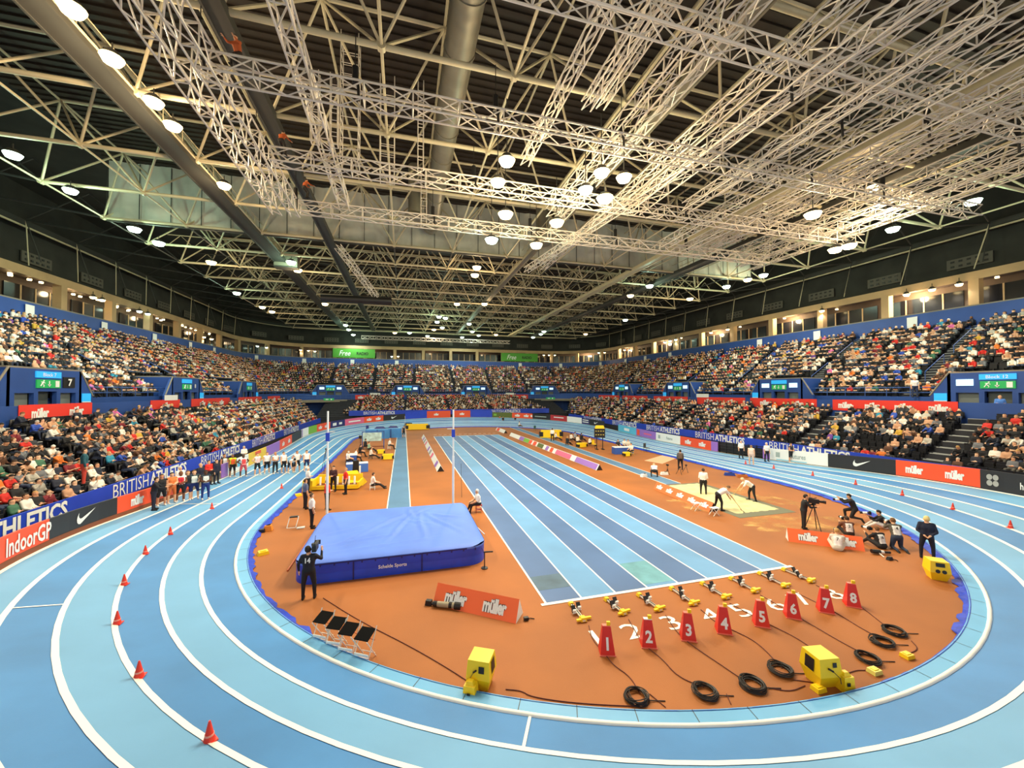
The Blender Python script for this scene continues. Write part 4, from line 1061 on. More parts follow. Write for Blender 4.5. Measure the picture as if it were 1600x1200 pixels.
# ---- seats
def seat_mb():
    mb=MB(); mb.box((0,-.17,.62),(.45,.05,.46),M_seat,rx=-.12); mb.box((0,.03,.43),(.43,.38,.06),M_seat); mb.box((0,-.08,.22),(.06,.1,.42),M_seat); return mb
def seat_up_mb():
    mb=MB(); mb.box((0,-.19,.62),(.45,.05,.46),M_seat,rx=-.12); mb.box((0,-.11,.52),(.43,.07,.36),M_seat,rx=-.08); mb.box((0,-.12,.22),(.06,.1,.42),M_seat); return mb
empt=[q for q in seatinfo if not q[1]][:300]; es=set(id(q) for q in empt); SM=None
for q in empt:
    (x,y,z,nx_,ny_,tier,row,i),_,d=q
    if SM is None: o=seat_up_mb().build('stadium_chair'); SM=o.data
    else: o=bpy.data.objects.new('stadium_chair',SM); COL.objects.link(o)
    o.location=(x,y,z); o.rotation_euler=(0,0,math.atan2(ny_,nx_)-PI/2)
    tag(o,f"empty black folding seat, {tier.split()[1]} {tier.split()[0]} tier, {ordn(row)} row, {ordn(i)} place from near end",'seat','empty folding seats nearest the camera')
rest=[q for q in seatinfo if id(q) not in es and (q[2]<70)]
sv=seat_mb(); V=np.array(sv.v);F=np.array(sv.f); A=np.array([[q[0][0],q[0][1],q[0][2],math.atan2(q[0][4],q[0][3])-PI/2] for q in rest]); n=len(A); c,s=np.cos(A[:,3]),np.sin(A[:,3])
X=V[None,:,0]*c[:,None]-V[None,:,1]*s[:,None]+A[:,0:1]; Y=V[None,:,0]*s[:,None]+V[None,:,1]*c[:,None]+A[:,1:2]; Z=V[None,:,2]+A[:,2:3]
tag(bigmesh('seating',np.stack([X,Y,Z],-1).reshape(-1,3),(F[None]+(np.arange(n)*len(V))[:,None,None]).reshape(-1,4),None,M_seat),'rows of black folding seats under the spectators and in gaps between them','seating',kind='stuff')
# white block number cards on the parapet and green banners on the end wall
for i,(u,v) in enumerate(((36,485),(155,511),(235,528),(292,541),(330,548),(398,559),(475,563),(551,568),(620,571),(812,571),(876,568),(940,565),(980,564),(1011,562),(1050,557),(1191,543),(1281,522),(1430,502))):
    s=PU.s_of_u(u,v); p0,nn=PU.at(s); mb=MB(); strip(PU,s-.45,s+.45,13.55,14.75,.04,mb,M_white,inset=.52,n=1)
    tag(mb.build('block_card'),f'white card on the blue parapet behind the upper tier, {ordn(i)} from the left','sign','white parapet cards')
for ua,ub,lb in((520,586,'green banner with script and capitals on the end wall, left one'),(783,840,'green banner with script and capitals on the end wall, right one')):
    s0,s1=PU.s_of_u(ua,558),PU.s_of_u(ub,558); t=empty('wall_banner',lb,'banner',(0,0,0)); mb=MB(); strip(PU,s0,s1,15.3,17.6,.05,mb,M_freeg,inset=.1); mb.build('banner_cloth',t)
    mb=MB(); text_path(PU,lerp(s0,s1,.28),16.45,text2d('Free',.01,.8,1,.35),1.35,mb,M_white,inset=.1); mb.build('lettering',t)
    mb=MB(); text_path(PU,lerp(s0,s1,.70),16.4,text2d('RADIO',.03,.9),.8,mb,M_blk,inset=.1); mb.build('lettering',t)['label']='black capitals'
# ================================================================== FIELD
zf=ZF
def at(u,v,z=ZF): p=gz(u,v,z); return np.array([p[0],p[1],z])
def local(name,label,cat,p,rz=0,group=None): return empty(name,label,cat,tuple(p),rz,group)
# ---- landing mat
t=local('landing_mat','big blue pole vault landing mat at the end of the narrow runway','landing mat',(-.35,18.3,ZF))
def rr(x0,x1,y0,y1,r,n=6):
    P=[]
    for cx,cy,a0 in((x1-r,y1-r,0),(x0+r,y1-r,90),(x0+r,y0+r,180),(x1-r,y0+r,270)):
        for i in range(n+1): a=math.radians(a0+90*i/n); P.append((cx+r*math.cos(a),cy+r*math.sin(a)))
    return P
X0,X1,Y0,Y1=-3.35,3.55,-3.15,2.9
mb=MB(); P_=rr(X0,X1,Y0,Y1,.7); n=len(P_)
lv=[(0,0),(0,.30),(.02,.33),(.0,.36),(0,.66)]
rows=[[(x*(1-i_*.1),y*(1-i_*.1),z_) for x,y in P_] for i_,z_ in lv]
V=[q for r in rows for q in r]; mb.add(V,[(j*n+i,j*n+(i+1)%n,(j+1)*n+(i+1)%n,(j+1)*n+i) for j in range(len(rows)-1) for i in range(n)],M_mat_side,True); mb.build('mat_base',t)
mb=MB()
for x in(-1.35,1.05): mb.box((x,Y0-.012,.34),(.045,.03,.66),M_matnavy)
for i in range(14): mb.box((-2.9+i*.46,Y0-.012,.63),(.05,.02,.10),M_matnavy)
mb.box((0,Y0-.006,.665),(X1-X0-1.4,.03,.045),M_matnavy); mb.build('straps',t)
mb=MB(); place2d(mb,text2d('Schelde Sports',.02,.95),.17,(.0,Y0-.0,.33),(1,0,0),(0,0,1),M_white,.02); mb.build('lettering',t)
nx,ny=70,62; V=[];F=[]
creases=[((1.0,2.2),(-2.5,-2.2),.05,.12),((1.0,2.0),(-.6,-2.6),.05,.1),((1.2,1.8),(3.0,-2.2),.05,.11),((1.1,2.2),(1.2,-2.4),.045,.1),((.8,1.2),(-3,-.6),.045,.14),((1.4,1.4),(3.2,.2),.04,.12),((.6,2.6),(.9,.2),.05,.1),((-2.9,-1.8),(1.0,-.9),.04,.1),((-2.5,-2.5),(2.2,-1.9),.04,.1),((.2,.9),(1.7,-.4),.045,.1),((1.9,2.5),(.4,1.1),.045,.1)]
def crease(x,y):
    h=0
    for (ax,ay),(bx_,by),a,w_ in creases:
        d=np.array([bx_-ax,by-ay]);q=np.clip(((x-ax)*d[0]+(y-ay)*d[1])/(d@d),0,1); dx,dy=x-ax-q*d[0],y-ay-q*d[1]; wob=.05*math.sin(q*9+a*90)
        e=math.hypot(dx+wob,dy); h+=a*math.exp(-(e/w_)**2)*math.sin(min(q*3.2,PI))-.6*a*math.exp(-((e-w_*1.7)/w_)**2)*math.sin(min(q*3.2,PI))
    return h
def inrr(x,y,r=.7): 
    cx_=min(max(x,X0+r),X1-r);cy_=min(max(y,Y0+r),Y1-r); d=math.hypot(x-cx_,y-cy_)
    if d>r: return cx_+(x-cx_)*r/d,cy_+(y-cy_)*r/d
    return x,y
for j in range(ny+1):
    for i in range(nx+1):
        x=X0-.02+(X1-X0+.04)*i/nx;y=Y0-.02+(Y1-Y0+.04)*j/ny; x,y=inrr(x,y); e=min(x-X0,X1-x,y-Y0,Y1-y)
        V.append((x,y,.70+.09*min(1,max(0,e)/.25)**.5+crease(x,y)*min(1,max(e,0)/.5)))
for j in range(ny):
    for i in range(nx): F.append((j*(nx+1)+i,j*(nx+1)+i+1,(j+1)*(nx+1)+i+1,(j+1)*(nx+1)+i))
mb=MB(); mb.add(V,F,M_mat_top,True); rows=[[(x*1.003,y*1.003,z_) for x,y in P_] for z_ in(.64,.71)]
mb.add([q for r in rows for q in r],[(i,(i+1)%n,n+(i+1)%n,n+i) for i in range(n)],M_mat_top,True); mb.build('mat_cover',t)['label']='light blue creased cover'
# ---- uprights
for u,v,lb,s_ in((511,799,'tall white vault upright with a blue pad on the left of the mat',-1),(708,784,'tall white vault upright with a blue pad on the right of the mat',1)):
    p=gz(u,v,.55); p=np.array([p[0],p[1]+.0,ZF]); t=local('vault_upright',lb,'vault upright',p,0,'vault uprights')
    p0=[0,0,0]; mb=MB(); mb.tube((0,0,.25),(0,0,3.2),.062,M_white,12); mb.build('lower_tube',t)
    mb=MB(); mb.tube((0,0,3.2),(0,0,5.75),.045,M_white,12); mb.build('upper_tube',t)
    mb=MB(); mb.box((0,0,4.45),(.17,.17,.42),M_banner); mb.build('pad',t)
    mb=MB(); mb.box((0,.0,.13),(.34,.9,.26),M_white); mb.build('base',t)
    mb=MB(); mb.box((-s_*.18,0,4.7),(.3,.04,.04),M_alu); mb.build('peg',t)
# box collar is part of the runway; poles and stand bits
mb=MB(); mb.tube((*gz(486,838,ZF)[:2],ZF+.03),(*gz(449,893,ZF)[:2],ZF+.03),.03,mat('pole_copper','#c9683a',.4),8); tag(mb.build('vault_pole'),'copper coloured pole lying on the floor left of the mat','pole')
mb=MB(); a=at(757,888); 
mb.tube(a,a+[0,0,.62],.022,M_blk,6); mb.tube(a+[-.02,0,.62],a+[.32,-.05,.62],.028,M_blk,6); mb.tube(a+[0,0,0],a+[0,0,.03],.13,M_blk,12); mb.tube(a+[.02,.02,.5],a+[-.1,.1,.75],.008,M_blk,4)
tag(mb.build('microphone_stand'),'small black T shaped stand at the right corner of the vault mat','stand')
mb=MB(); a=gz(798-55,825,.2);mb.tube(gz(743,823,ZF)+[0,0,.05],gz(757,845,ZF)+[0,0,.3],.022,M_white,6); tag(mb.build('support_strut'),'short pale strut leaning against the right side of the mat','strut')
mb=MB(); a=at(720,785);mb.tube(a+[.2,1,.03],a+[.35,2.4,1.9],.012,M_blk,4); tag(mb.build('guy_cable'),'thin black cable running behind the right-hand upright','cable')
# ---- wedge advertising boards
def wedge(p0,p1,h,dep,label,items,side=None,body=None,group='wedge boards on the infield',flip=False):
    p0=np.array(p0,float)[:2];p1=np.array(p1,float)[:2]; d=p1-p0; L=np.linalg.norm(d); rz=math.atan2(d[1],d[0])
    t=local('wedge_board',label,'wedge board',(p0[0],p0[1],ZF),rz,group); body=body or M_ob
    mb=MB(); V=[(0,0,0),(L,0,0),(L,dep/2,h),(0,dep/2,h),(0,dep,0),(L,dep,0)]
    mb.add(V,[(0,1,2,3)],body); mb.add(V,[(4,3,2,5)],body); mb.build('printed_faces',t)
    for e in(0,L): mb=MB(); mb.add([(e,0,0),(e,dep,0),(e,dep/2,h)],[(0,2,1) if e==0 else (0,1,2)],side or M_white); mb.build('end_panel',t)
    up=np.array([0,dep/2,h]); up/=np.linalg.norm(up); H=math.hypot(dep/2,h)
    for kind,pos,hh,mm,*r in items:
        mb=MB(); o=(L*pos,dep/4,h/2)
        if kind=='block': V2=np.array([(-.5,-.5),(.5,-.5),(.5,.5),(-.5,.5)])*np.array([r[0],1]); T=(V2,[(0,1,2,3)],1)
        else:
            T=MUL()
            Vb,Fb,Wb=text2d('müller',.085,.62,.93); place2d(mb,(Vb,Fb,Wb),H*hh*1.04,o,(1,0,0),up,M_blk,.008)
        place2d(mb,T,H*hh,o,(1,0,0),up,mm,.014); mb.build('printed_block' if kind=='block' else 'lettering',t)
    return t
M_ob=mat('wedge_orange','#fb7038',.5)
wedge(gz(676,945,ZF),gz(806,975,ZF),.56,.62,'orange wedge board with two white words in front of the vault mat',[('mul',.27,.62,M_white),('mul',.74,.62,M_white)])
wedge(gz(1232,846,ZF),gz(1352,862,ZF),.52,.6,'orange wedge board with the photographers sitting around it',[('mul',.28,.62,M_white),('mul',.78,.62,M_white)])
wedge(gz(1021,764,ZF),gz(1108,800,ZF),.5,.6,'long orange wedge board beside the sand pit',[('mul',(.5+i)/5,.55,M_white) for i in range(5)],side=M_blk)
mixed=[(M_white,.0),(M_navy,.2),(M_olive,.3)]
def longwedge(pa,pb,segs,label):
    pa=np.array(pa)[:2];pb=np.array(pb)[:2]; 
    t=wedge(pa,pb,.5,.6,label,[],side=M_blk,body=M_white); L=np.linalg.norm(pb-pa); up=np.array([0,.3,.5]);up/=np.linalg.norm(up)
    for a,b,m in segs:
        mb=MB(); mb.add([(L*a,-.004,.03),(L*b,-.004,.03),(L*b,.27,.47),(L*a,.27,.47)],[(0,1,2,3)],m); mb.v=[(x,y-.006,z+.004) for x,y,z in mb.v]; mb.build('printed_block',t)
longwedge((2.55,58.5),(2.75,33.4),[(.02+.096*i,.065+.096*i,[M_white,M_purple,M_tent,M_pink][i%4]) for i in range(10)],'long white and pink wedge board between the vault runway and sprint lanes')
longwedge((15.55,57.5),(15.9,30.3),[(.18,.25,M_purple),(.25,.33,M_lime),(.33,.37,M_red),(.39,.43,M_red),(.45,.52,M_olive),(.55,.58,M_purple),(.60,.63,M_red),(.66,.80,M_pink),(.84,.995,M_purple)],'very long multicoloured wedge board right of the sprint lanes')
longwedge((15.5,66.5),(15.6,61.0),[(.1,.4,M_red)],'short white wedge board beyond the very long one')
# ---- starting blocks
for k in range(8):
    (ua,va),(ub,vb)=[((892,945),(913,973)),((947,938),(977,962)),((998,931),(1033,956)),((1049,921),(1087,947)),((1097,913),(1138,937)),((1142,905),(1184,927)),((1187,897),(1231,919)),((1224,891),(1272,911))][k]
    f=at(ua,va);b=at(ub,vb); d=b-f; L=np.linalg.norm(d); rz=math.atan2(d[1],d[0])-PI/2   # local +y runs back from the line
    t=local('starting_block',f'yellow and black starting block in lane {k+1} behind the start line','starting block',f,rz,'starting blocks')
    mb=MB(); mb.box((0,L/2,.05),(.09,L,.04),M_alu); mb.box((0,L/2,.075),(.03,L*.9,.02),M_steeld); mb.build('rail',t)
    mb=MB(); mb.box((0,.03,.06),(.17,.16,.09),M_yel,taper=.7); mb.build('front_anchor',t)
    mb=MB(); mb.box((0,L-.1,.07),(.19,.2,.10),M_yel,taper=.75); mb.box((-.17,L-.12,.06),(.2,.07,.05),M_yel); mb.box((.14,L-.06,.06),(.14,.07,.05),M_yel); mb.build('rear_unit',t)
    for sx,yy in((-1,.32),(1,.46)):
        if k in(3,7): yy+= .14*(sx>0)
        mb=MB(); mb.box((sx*.11,yy,.13),(.12,.05,.2),M_blk,rx=.5); mb.box((sx*.11,yy+.07,.10),(.1,.04,.13),M_white,rx=-.5); mb.tube((sx*.05,yy+.1,.07),(sx*.17,yy+.1,.05),.012,M_white,5)
        for i in range(3): mb.box((sx*.11,yy-.02-i*.014,.09+i*.05),(.11,.02,.012),M_white,rx=.5)
        mb.build('foot_pad',t)
# ---- numbered lane markers
mk=[(950,1026,985),(1015,1014,973),(1077,1003,965),(1133,992,955),(1192,981,946),(1241,968,933),(1293,959,925),(1335,950,917)]
for k,(u,v,vt) in enumerate(mk):
    p=at(u,v); a=-math.atan2(p[0],p[1])-.18+.12*(k<2)
    t=local('lane_marker',f'red trapezoid lane marker box with a white {k+1}','lane marker',p,a*.55,'numbered lane markers')
    mb=MB(); w0,w1,h,d0,d1=.19,.105,.66,.36,.10
    V=[(-w0,0,0),(w0,0,0),(w0,d0,0),(-w0,d0,0),(-w1,.16,h),(w1,.16,h),(w1,.16+d1,h),(-w1,.16+d1,h)]
    mb.add(V,[(0,1,5,4),(1,2,6,5),(2,3,7,6),(3,0,4,7),(4,5,6,7)],mat('marker_red','#d9281b',.45)); mb.build('box_body',t)
    mb=MB(); mb.box((0,.0,.015),(w0*2+.03,.02,.03),mat('marker_edge','#f07a66',.5)); mb.build('edge_trim',t); mb=MB(); mb.box((0,.21,h+.01),(w1*2,.1,.02),M_white if k==1 else mat('marker_edge','#f07a66',.5)); mb.build('edge_trim',t)
    mb=MB(); mb.box((.05,.2,h+.06),(.09,.06,.1),M_yel); mb.build('lamp_unit',t)
    up=np.array([0,.16,h]);up/=np.linalg.norm(up); mb=MB(); place2d(mb,text2d(str(k+1),.035,.9),.30,(0,.07,h*.42),(1,0,0),up,M_white,.01); mb.build('numeral',t)
# ---- cables with coils
coils=[(1000,1098),(1108,1090),(1183,1078),(1227,1055),(1365,1036),(1388,1010),(1405,992)]
paths=[[(920,978),(925,1000),(945,1022),(958,1040),(985,1058),(1000,1085)],[(982,968),(997,995),(1005,1008),(1035,1030),(1058,1058),(1100,1075)],[(1040,962),(1058,990),(1085,1012),(1130,1042),(1165,1066)],[(1095,953),(1120,975),(1145,985),(1185,1005),(1222,1045)],[(1140,943),(1185,968),(1210,980),(1250,1000),(1290,1030),(1300,1050)],[(1188,930),(1230,955),(1260,972),(1335,1016),(1375,1032)],[(1235,922),(1282,945),(1310,960),(1350,985),(1380,1000)],[(1275,915),(1325,938),(1345,948),(1385,980),(1395,985)]]
def smooth_pts(pts,it=3):
    P=[np.array(p,float) for p in pts]
    for _ in range(it):
        Q=[P[0]]
        for a,b in zip(P[:-1],P[1:]): Q+= [a*.75+b*.25,a*.25+b*.75]
        Q.append(P[-1]); P=Q
    return P
for k,pp in enumerate(paths):
    P3=[at(u,v)+[0,0,.014] for u,v in pp]
    mb=MB(); mb.poly(smooth_pts(P3),.011,mat('cable_red_brown','#5a1c12',.6),5)
    tag(mb.build('cable'),f'thin dark red cable trailing from the starting block of lane {k+1}','cable','starting block cables')
for k,(u,v) in enumerate(coils):
    c=at(u,v); r=random.Random(k); mb=MB(); R=.23
    for j in range(12):
        rx_,ry_=R*r.uniform(.78,1.2),R*r.uniform(.8,1.15); ox,oy=r.uniform(-.03,.03),r.uniform(-.03,.03); ph=r.uniform(0,6); P3=[]
        for i in range(29): a=ph+2*PI*i/28; P3.append(c+[ox+rx_*math.cos(a),oy+ry_*math.sin(a)+.12,.018+.007*j+.012*math.sin(a*2+j)])
        mb.poly(P3,.011,M_cable,5)
    mb.poly([c+[.1,.0,.03],c+[.3,-.05,.02],c+[.55,-.12,.012]],.011,M_cable,5)
    tag(mb.build('cable_coil'),['coil of black cable nearest the track edge in front of marker 1','coil of black cable by the track edge, second from the left','coil of black cable by the track edge, third from the left','coil of black cable just left of the yellow loudspeaker','coil of black cable right of the yellow loudspeaker','coil of black cable between two others at the right','topmost coil of black cable at the right'][k],'cable coil','cable coils')
extra=[([(505,935),(560,970),(640,1010),(700,1045),(735,1068)],'thin dark cable running from the cameraman to the left loudspeaker'),([(790,1078),(815,1080),(830,1090),(900,1100),(1000,1105)],'thin dark cable along the track edge from the left loudspeaker'),([(1015,1085),(1040,1106)],'short tail of cable beside the leftmost coil'),([(1135,1085),(1142,1101)],'short tail of cable beside the second coil'),([(1200,1075),(1235,1082),(1258,1072)],'dark cable joining the third coil to the right loudspeaker'),([(1240,1063),(1270,1067),(1290,1070)],'dark cable from the fourth coil to the right loudspeaker'),([(1310,1060),(1335,1048),(1352,1048)],'dark cable from the right loudspeaker to the fifth coil'),([(1424,1002),(1436,1015),(1420,1022)],'looping end of cable below the topmost coil'),([(1150,650+60),(1160,712)],'')]
for pp,lb in extra:
    if not lb: continue
    mb=MB(); mb.poly(smooth_pts([at(u,v)+[0,0,.013] for u,v in pp]),.01,mat('cable_red_brown','#5a1c12',.6),5); tag(mb.build('cable'),lb,'cable')
# ---- yellow loudspeakers
def speaker(u,v,rz,lb,small=True,mode=0):
    p=at(u,v); t=local('loudspeaker',lb,'loudspeaker',p,rz,'yellow loudspeakers')
    mb=MB(); V=[(-.2,-.16,0),(.2,-.16,0),(.2,.2,0),(-.2,.2,0),(-.28,-.28,.30),(.28,-.28,.30),(.28,.3,.30),(-.28,.3,.30),(-.25,-.22,.68),(.25,-.22,.68),(.25,.25,.68),(-.25,.25,.68)]
    mb.add(V,[(0,3,2,1),(0,1,5,4),(1,2,6,5),(2,3,7,6),(3,0,4,7),(4,5,9,8),(5,6,10,9),(6,7,11,10),(7,4,8,11),(8,9,10,11)],M_yel); mb.build('cabinet',t)
    def on(mbx,side,x,z,w_,h_,m,rnd=False):
        # plate on the sloped face: side 0 front(-y), 1 right(+x), 2 left(-x)
        dirs=[((1,0,0),(0,.06,.38)),((0,1,0),(-.03,0,.38)),((0,-1,0),(.03,0,.38))][side]
        xd=np.array(dirs[0],float);yd=np.array(dirs[1],float);yd/=np.linalg.norm(yd)
        o=[np.array([0,-.25,.49]),np.array([.265,.02,.49]),np.array([-.265,.02,.49])][side]
        T=(np.array([(math.cos(i*PI/8)*.5,math.sin(i*PI/8)*.5) for i in range(16)]),[tuple(range(16))],1) if rnd else (np.array([(-.5,-.5),(.5,-.5),(.5,.5),(-.5,.5)])*np.array([w_/h_,1]),[(0,1,2,3)],1)
        place2d(mbx,T,h_,o+xd*x+yd*z,xd,yd,m,.012)
    if mode==0:
        mb=MB(); on(mb,0,.08,.02,.13,.14,M_blk); mb.build('grille',t); mb=MB(); on(mb,1,0,.0,.24,.26,M_blk); mb.build('grille',t)
        mb=MB(); mb.tube((-.1,-.27,.45),(-.03,-.3,.52),.02,M_blk,6); mb.poly([(-.1,-.28,.45),(-.2,-.4,.3),(-.12,-.5,.1)],.008,M_blk,4); mb.build('lead',t)
        mb=MB(); mb.box((-.12,-.40,.15),(.3,.26,.30),M_yel,taper=.85); mb.box((-.12,-.40,.33),(.2,.17,.08),M_yel,taper=.6); mb.box((-.12,-.555,.15),(.07,.02,.07),M_blk); mb.build('battery_case',t)
    elif mode==1:
        mb=MB(); on(mb,2,0,-.02,.24,.28,M_blk); mb.build('grille',t); mb=MB(); on(mb,0,.1,.06,.1,.1,M_blk); mb.build('grille',t)
        mb=MB(); mb.tube((-.08,-.27,.5),(.0,-.32,.46),.02,M_blk,6); mb.poly([(0,-.3,.46),(.1,-.38,.35),(.05,-.45,.28)],.008,M_cable,4); mb.build('lead',t)
        mb=MB(); mb.box((.34,-.26,.17),(.28,.26,.34),M_yel,taper=.85); mb.box((.34,-.26,.37),(.2,.17,.08),M_yel,taper=.5); mb.box((.30,-.395,.2),(.07,.02,.07),M_blk); mb.build('battery_case',t)
    else:
        mb=MB(); on(mb,0,-.0,.08,.24,.13,M_blk); mb.build('grille',t); mb=MB(); on(mb,1,.02,.02,.26,.2,M_blk); mb.build('grille',t)
        for dx in(-.08,.09):
            mb=MB(); on(mb,0,dx,-.14,.13,.13,M_blk,True); mb.build('driver',t)
speaker(752,1070,-.5,'yellow loudspeaker standing alone left of the lane markers by the track edge',mode=0)
speaker(1283,1066,-.15,'yellow loudspeaker among the coils right of the lane markers',mode=1)
speaker(1464,904,-.72,'yellow loudspeaker with two round drivers beside the standing man in navy',mode=2)
for u,v,lb in((1286,1084,'flat yellow junction box at the track edge below the right loudspeaker'),(1374,1056,'flat pale yellow junction box at the track edge by a coil'),(1425,1031,'small yellow clip box on the blue skirt at the right')):
    p=at(u,v); mb=MB(); mb.box((0,0,.05),(.26,.2,.09),M_yel if u!=1374 else mat('pale_yellow','#e8e070',.5),taper=.9); mb.box((0,0,.1),(.15,.1,.02),M_yel); o=mb.build('junction_box',loc=tuple(p+[0,.1,0])); tag(o,lb,'junction box')
for u,v,lb,sz in((262,0,'',0),(411,866,'yellow wedge block lying by the blue skirt on the left infield',1),(466,775,'yellow bag on the blue skirt behind the officials on the left',1)):
    if not lb: continue
    p=at(u,v); mb=MB(); mb.box((0,0,.07),(.42,.3,.14),M_yel,rx=.12,taper=.8); mb.box((0,-.02,.15),(.2,.1,.03),M_yel); tag(mb.build('yellow_wedge' if u==411 else 'kit_bag',loc=tuple(p),rz=.5),lb,'wedge' if u==411 else 'bag')
# ---- folding chairs by the track edge
for k,(u,v) in enumerate(((503,1003),(524,1013),(543,1023),(568,1032))):
    p=at(u,v); t=local('folding_chair',['folding chair with black seat, leftmost of the row of four','folding chair with black seat, second from the left in the row','folding chair with black seat, third from the left in the row','folding chair with black seat, rightmost of the row of four'][k],'folding chair',p,-.55+random.uniform(-.1,.1),'row of folding chairs')
    mb=MB(); mb.add([(-.2,-.12,.58),(.2,-.12,.58),(.2,.22,.70),(-.2,.22,.70),(-.2,-.12,.56),(.2,-.12,.56),(.2,.22,.68),(-.2,.22,.68)],[(0,1,2,3),(4,7,6,5),(0,4,5,1),(1,5,6,2),(2,6,7,3),(3,7,4,0)],mat('seat_canvas','#121212',.95,spec=.1)); mb.build('seat',t)
    for sx in(-1,1):
        mb=MB(); mb.tube((sx*.21,.24,.76),(sx*.21,-.16,0),.014,M_alu,6); mb.tube((sx*.19,-.14,.56),(sx*.19,.24,0),.014,M_alu,6); mb.build('leg_frame',t)
    mb=MB(); mb.tube((-.21,-.08,.12),(.21,-.08,.12),.014,M_white,6); mb.tube((-.19,.2,.1),(.19,.2,.1),.012,M_alu,6); mb.box((0,-.1,.2),(.4,.02,.06),M_white); mb.build('crossbar',t)
mb=MB(); a=at(505,996);b=at(585,1022); mb.tube(a+[0,.1,.38],b+[0,.1,.3],.014,mat('pole_copper','#c9683a',.4),6); tag(mb.build('wooden_stick'),'thin reddish stick threaded through the row of folding chairs','stick')
# ---- small things left of the mat
p=at(455,825); mb=MB()
for a,b in(((-.2,0,0),(-.14,.3,.45)),((.2,0,0),(.26,.3,.45)),((-.2,0,0),(.2,0,0)),((-.14,.3,.45),(.26,.3,.45))): mb.tube(a,b,.022,M_white,6)
mb.box((.05,.3,.46),(.36,.2,.05),M_blk); tag(mb.build('stool',loc=tuple(p)),'small white framed stool with black top left of the mat','stool')
p=at(470,825); mb=MB(); mb.box((0,0,.02),(.36,.22,.03),M_white); mb.box((.02,.01,.04),(.3,.18,.012),M_white); tag(mb.build('paper_pad',loc=tuple(p),rz=.15),'white pad lying on the orange floor beside the stool','pad')
p=at(419,829); mb=MB(); mb.box((0,0,.13),(.4,.3,.24),mat('bag_orange','#e08a2a',.6),taper=.7); mb.tube((-.1,0,.24),(.1,0,.3),.03,M_blk,6); mb.box((-.2,-.2,.08),(.25,.2,.15),M_blk,taper=.8); tag(mb.build('kit_bag',loc=tuple(p)),'orange and black kit bag by the blue skirt on the left','bag')
# camera case in front of the near wedge board
p=at(697,950); t=local('lens_bag','long black and tan lens lying in front of the orange wedge board','lens',p,-.45)
mb=MB(); mb.tube((-.28,0,.1),(.28,0,.1),.085,mat('tan_grey','#a79c80',.5),14); mb.build('barrel',t)
mb=MB(); mb.tube((.28,0,.1),(.48,0,.1),.11,M_blk,14); mb.tube((-.42,0,.1),(-.28,0,.1),.08,M_blk,12); mb.tube((.10,0,.1),(.2,0,.1),.092,M_blk,14); mb.build('end_caps',t)
mb=MB(); mb.box((-.6,.08,.08),(.22,.16,.14),M_blk,taper=.8); mb.tube((-.5,.05,.06),(-.42,.02,.06),.03,M_blk,6); mb.build('camera_body',t)
p=at(822,969); mb=MB(); mb.box((0,0,.05),(.14,.1,.08),M_blk); mb.poly([(0,0,.03),(.15,.03,.02),(.25,-.03,.02)],.012,M_blk,5); tag(mb.build('cable_connector',loc=tuple(p)),'small black connector at the right end of the near wedge board','connector')
# ---- red cones on the track
cones=[(183,975),(194,914),(227,866),(266,835),(331,795),(217,1058),(327,1158),(1489,796),(1410,774),(1337,757),(1270,743),(1209,732),(1579,825),(1165,725),(440,763)]
def cone_h(u,v):
    z=0
    for _ in range(14):
        q=gz(u,v,z); yy=min(max(q[1],YN),YF); R=math.hypot(q[0]-CX,q[1]-yy); z=.5*z+.5*bank((R-RI)/LW,q[1])
    return gz(u,v,z)
for k,(u,v) in enumerate(cones):
    p=cone_h(u,v)
    mb=MB(); s_=1.0
    mb.box((0,0,.01),(.2,.2,.02),M_cone); mb.tube((0,0,.02),(0,0,.34),.088,M_cone,12,r2=.016); mb.tube((0,0,.1),(0,0,.13),.071,mat('cone_pale','#f2a08a',.5),12,r2=.07)
    nm='left' if u<700 else 'right'; lst=sorted([c for c in cones if (c[0]<700)==(u<700)],key=lambda c:-c[1])
    tag(mb.build('marker_cone',loc=tuple(p),rz=random.random()),f"small red cone on a lane line of the {nm} bend, {ordn(lst.index((u,v)))} nearest the camera",'cone','red cones on the lane line')
# ---- rakes, camera gear etc
def tripod(p,h,lb,r=.4):
    t=local('tripod',lb,'tripod',p,0)
    for k in range(3):
        a=2*PI*k/3+.4; mb=MB(); mb.tube((r*math.cos(a),r*math.sin(a),0),(0,0,h),.02,M_steeld,6); mb.build('leg',t)
    mb=MB(); mb.box((0,0,h+.04),(.12,.12,.1),M_blk); mb.build('head',t); return t
# ================================================================== PEOPLE
STAND=dict(thL=(-.10,.02,-1),thR=(.12,.0,-1),shL=(-.02,-.03,-1),shR=(.03,-.03,-1),uaL=(-.22,.0,-1),faL=(-.02,.25,-1),uaR=(.22,.0,-1),faR=(.02,.25,-1))
HANDSF=dict(STAND,uaL=(-.25,.1,-1),faL=(.75,.7,-.1),uaR=(.25,.1,-1),faR=(-.75,.7,-.1))
HIPS=dict(STAND,uaL=(-.75,-.25,-.75),faL=(.8,.35,-.65),uaR=(.75,-.25,-.75),faR=(-.8,.35,-.65),thL=(-.2,.02,-1),thR=(.2,.0,-1))
BACKH=dict(STAND,uaL=(-.35,-.2,-1),faL=(.75,-.6,-.55),uaR=(.35,-.2,-1),faR=(-.75,-.6,-.55),thL=(-.16,.02,-1),thR=(.16,.0,-1))
RAKE=dict(lean=.95,thL=(-.25,-.05,-1),thR=(.2,.35,-1),shL=(-.05,-.25,-1),shR=(.05,-.05,-1),uaL=(.0,.55,-.9),faL=(.2,.5,-.9),uaR=(.05,.6,-.7),faR=(-.2,.6,-.7),nod=.0)
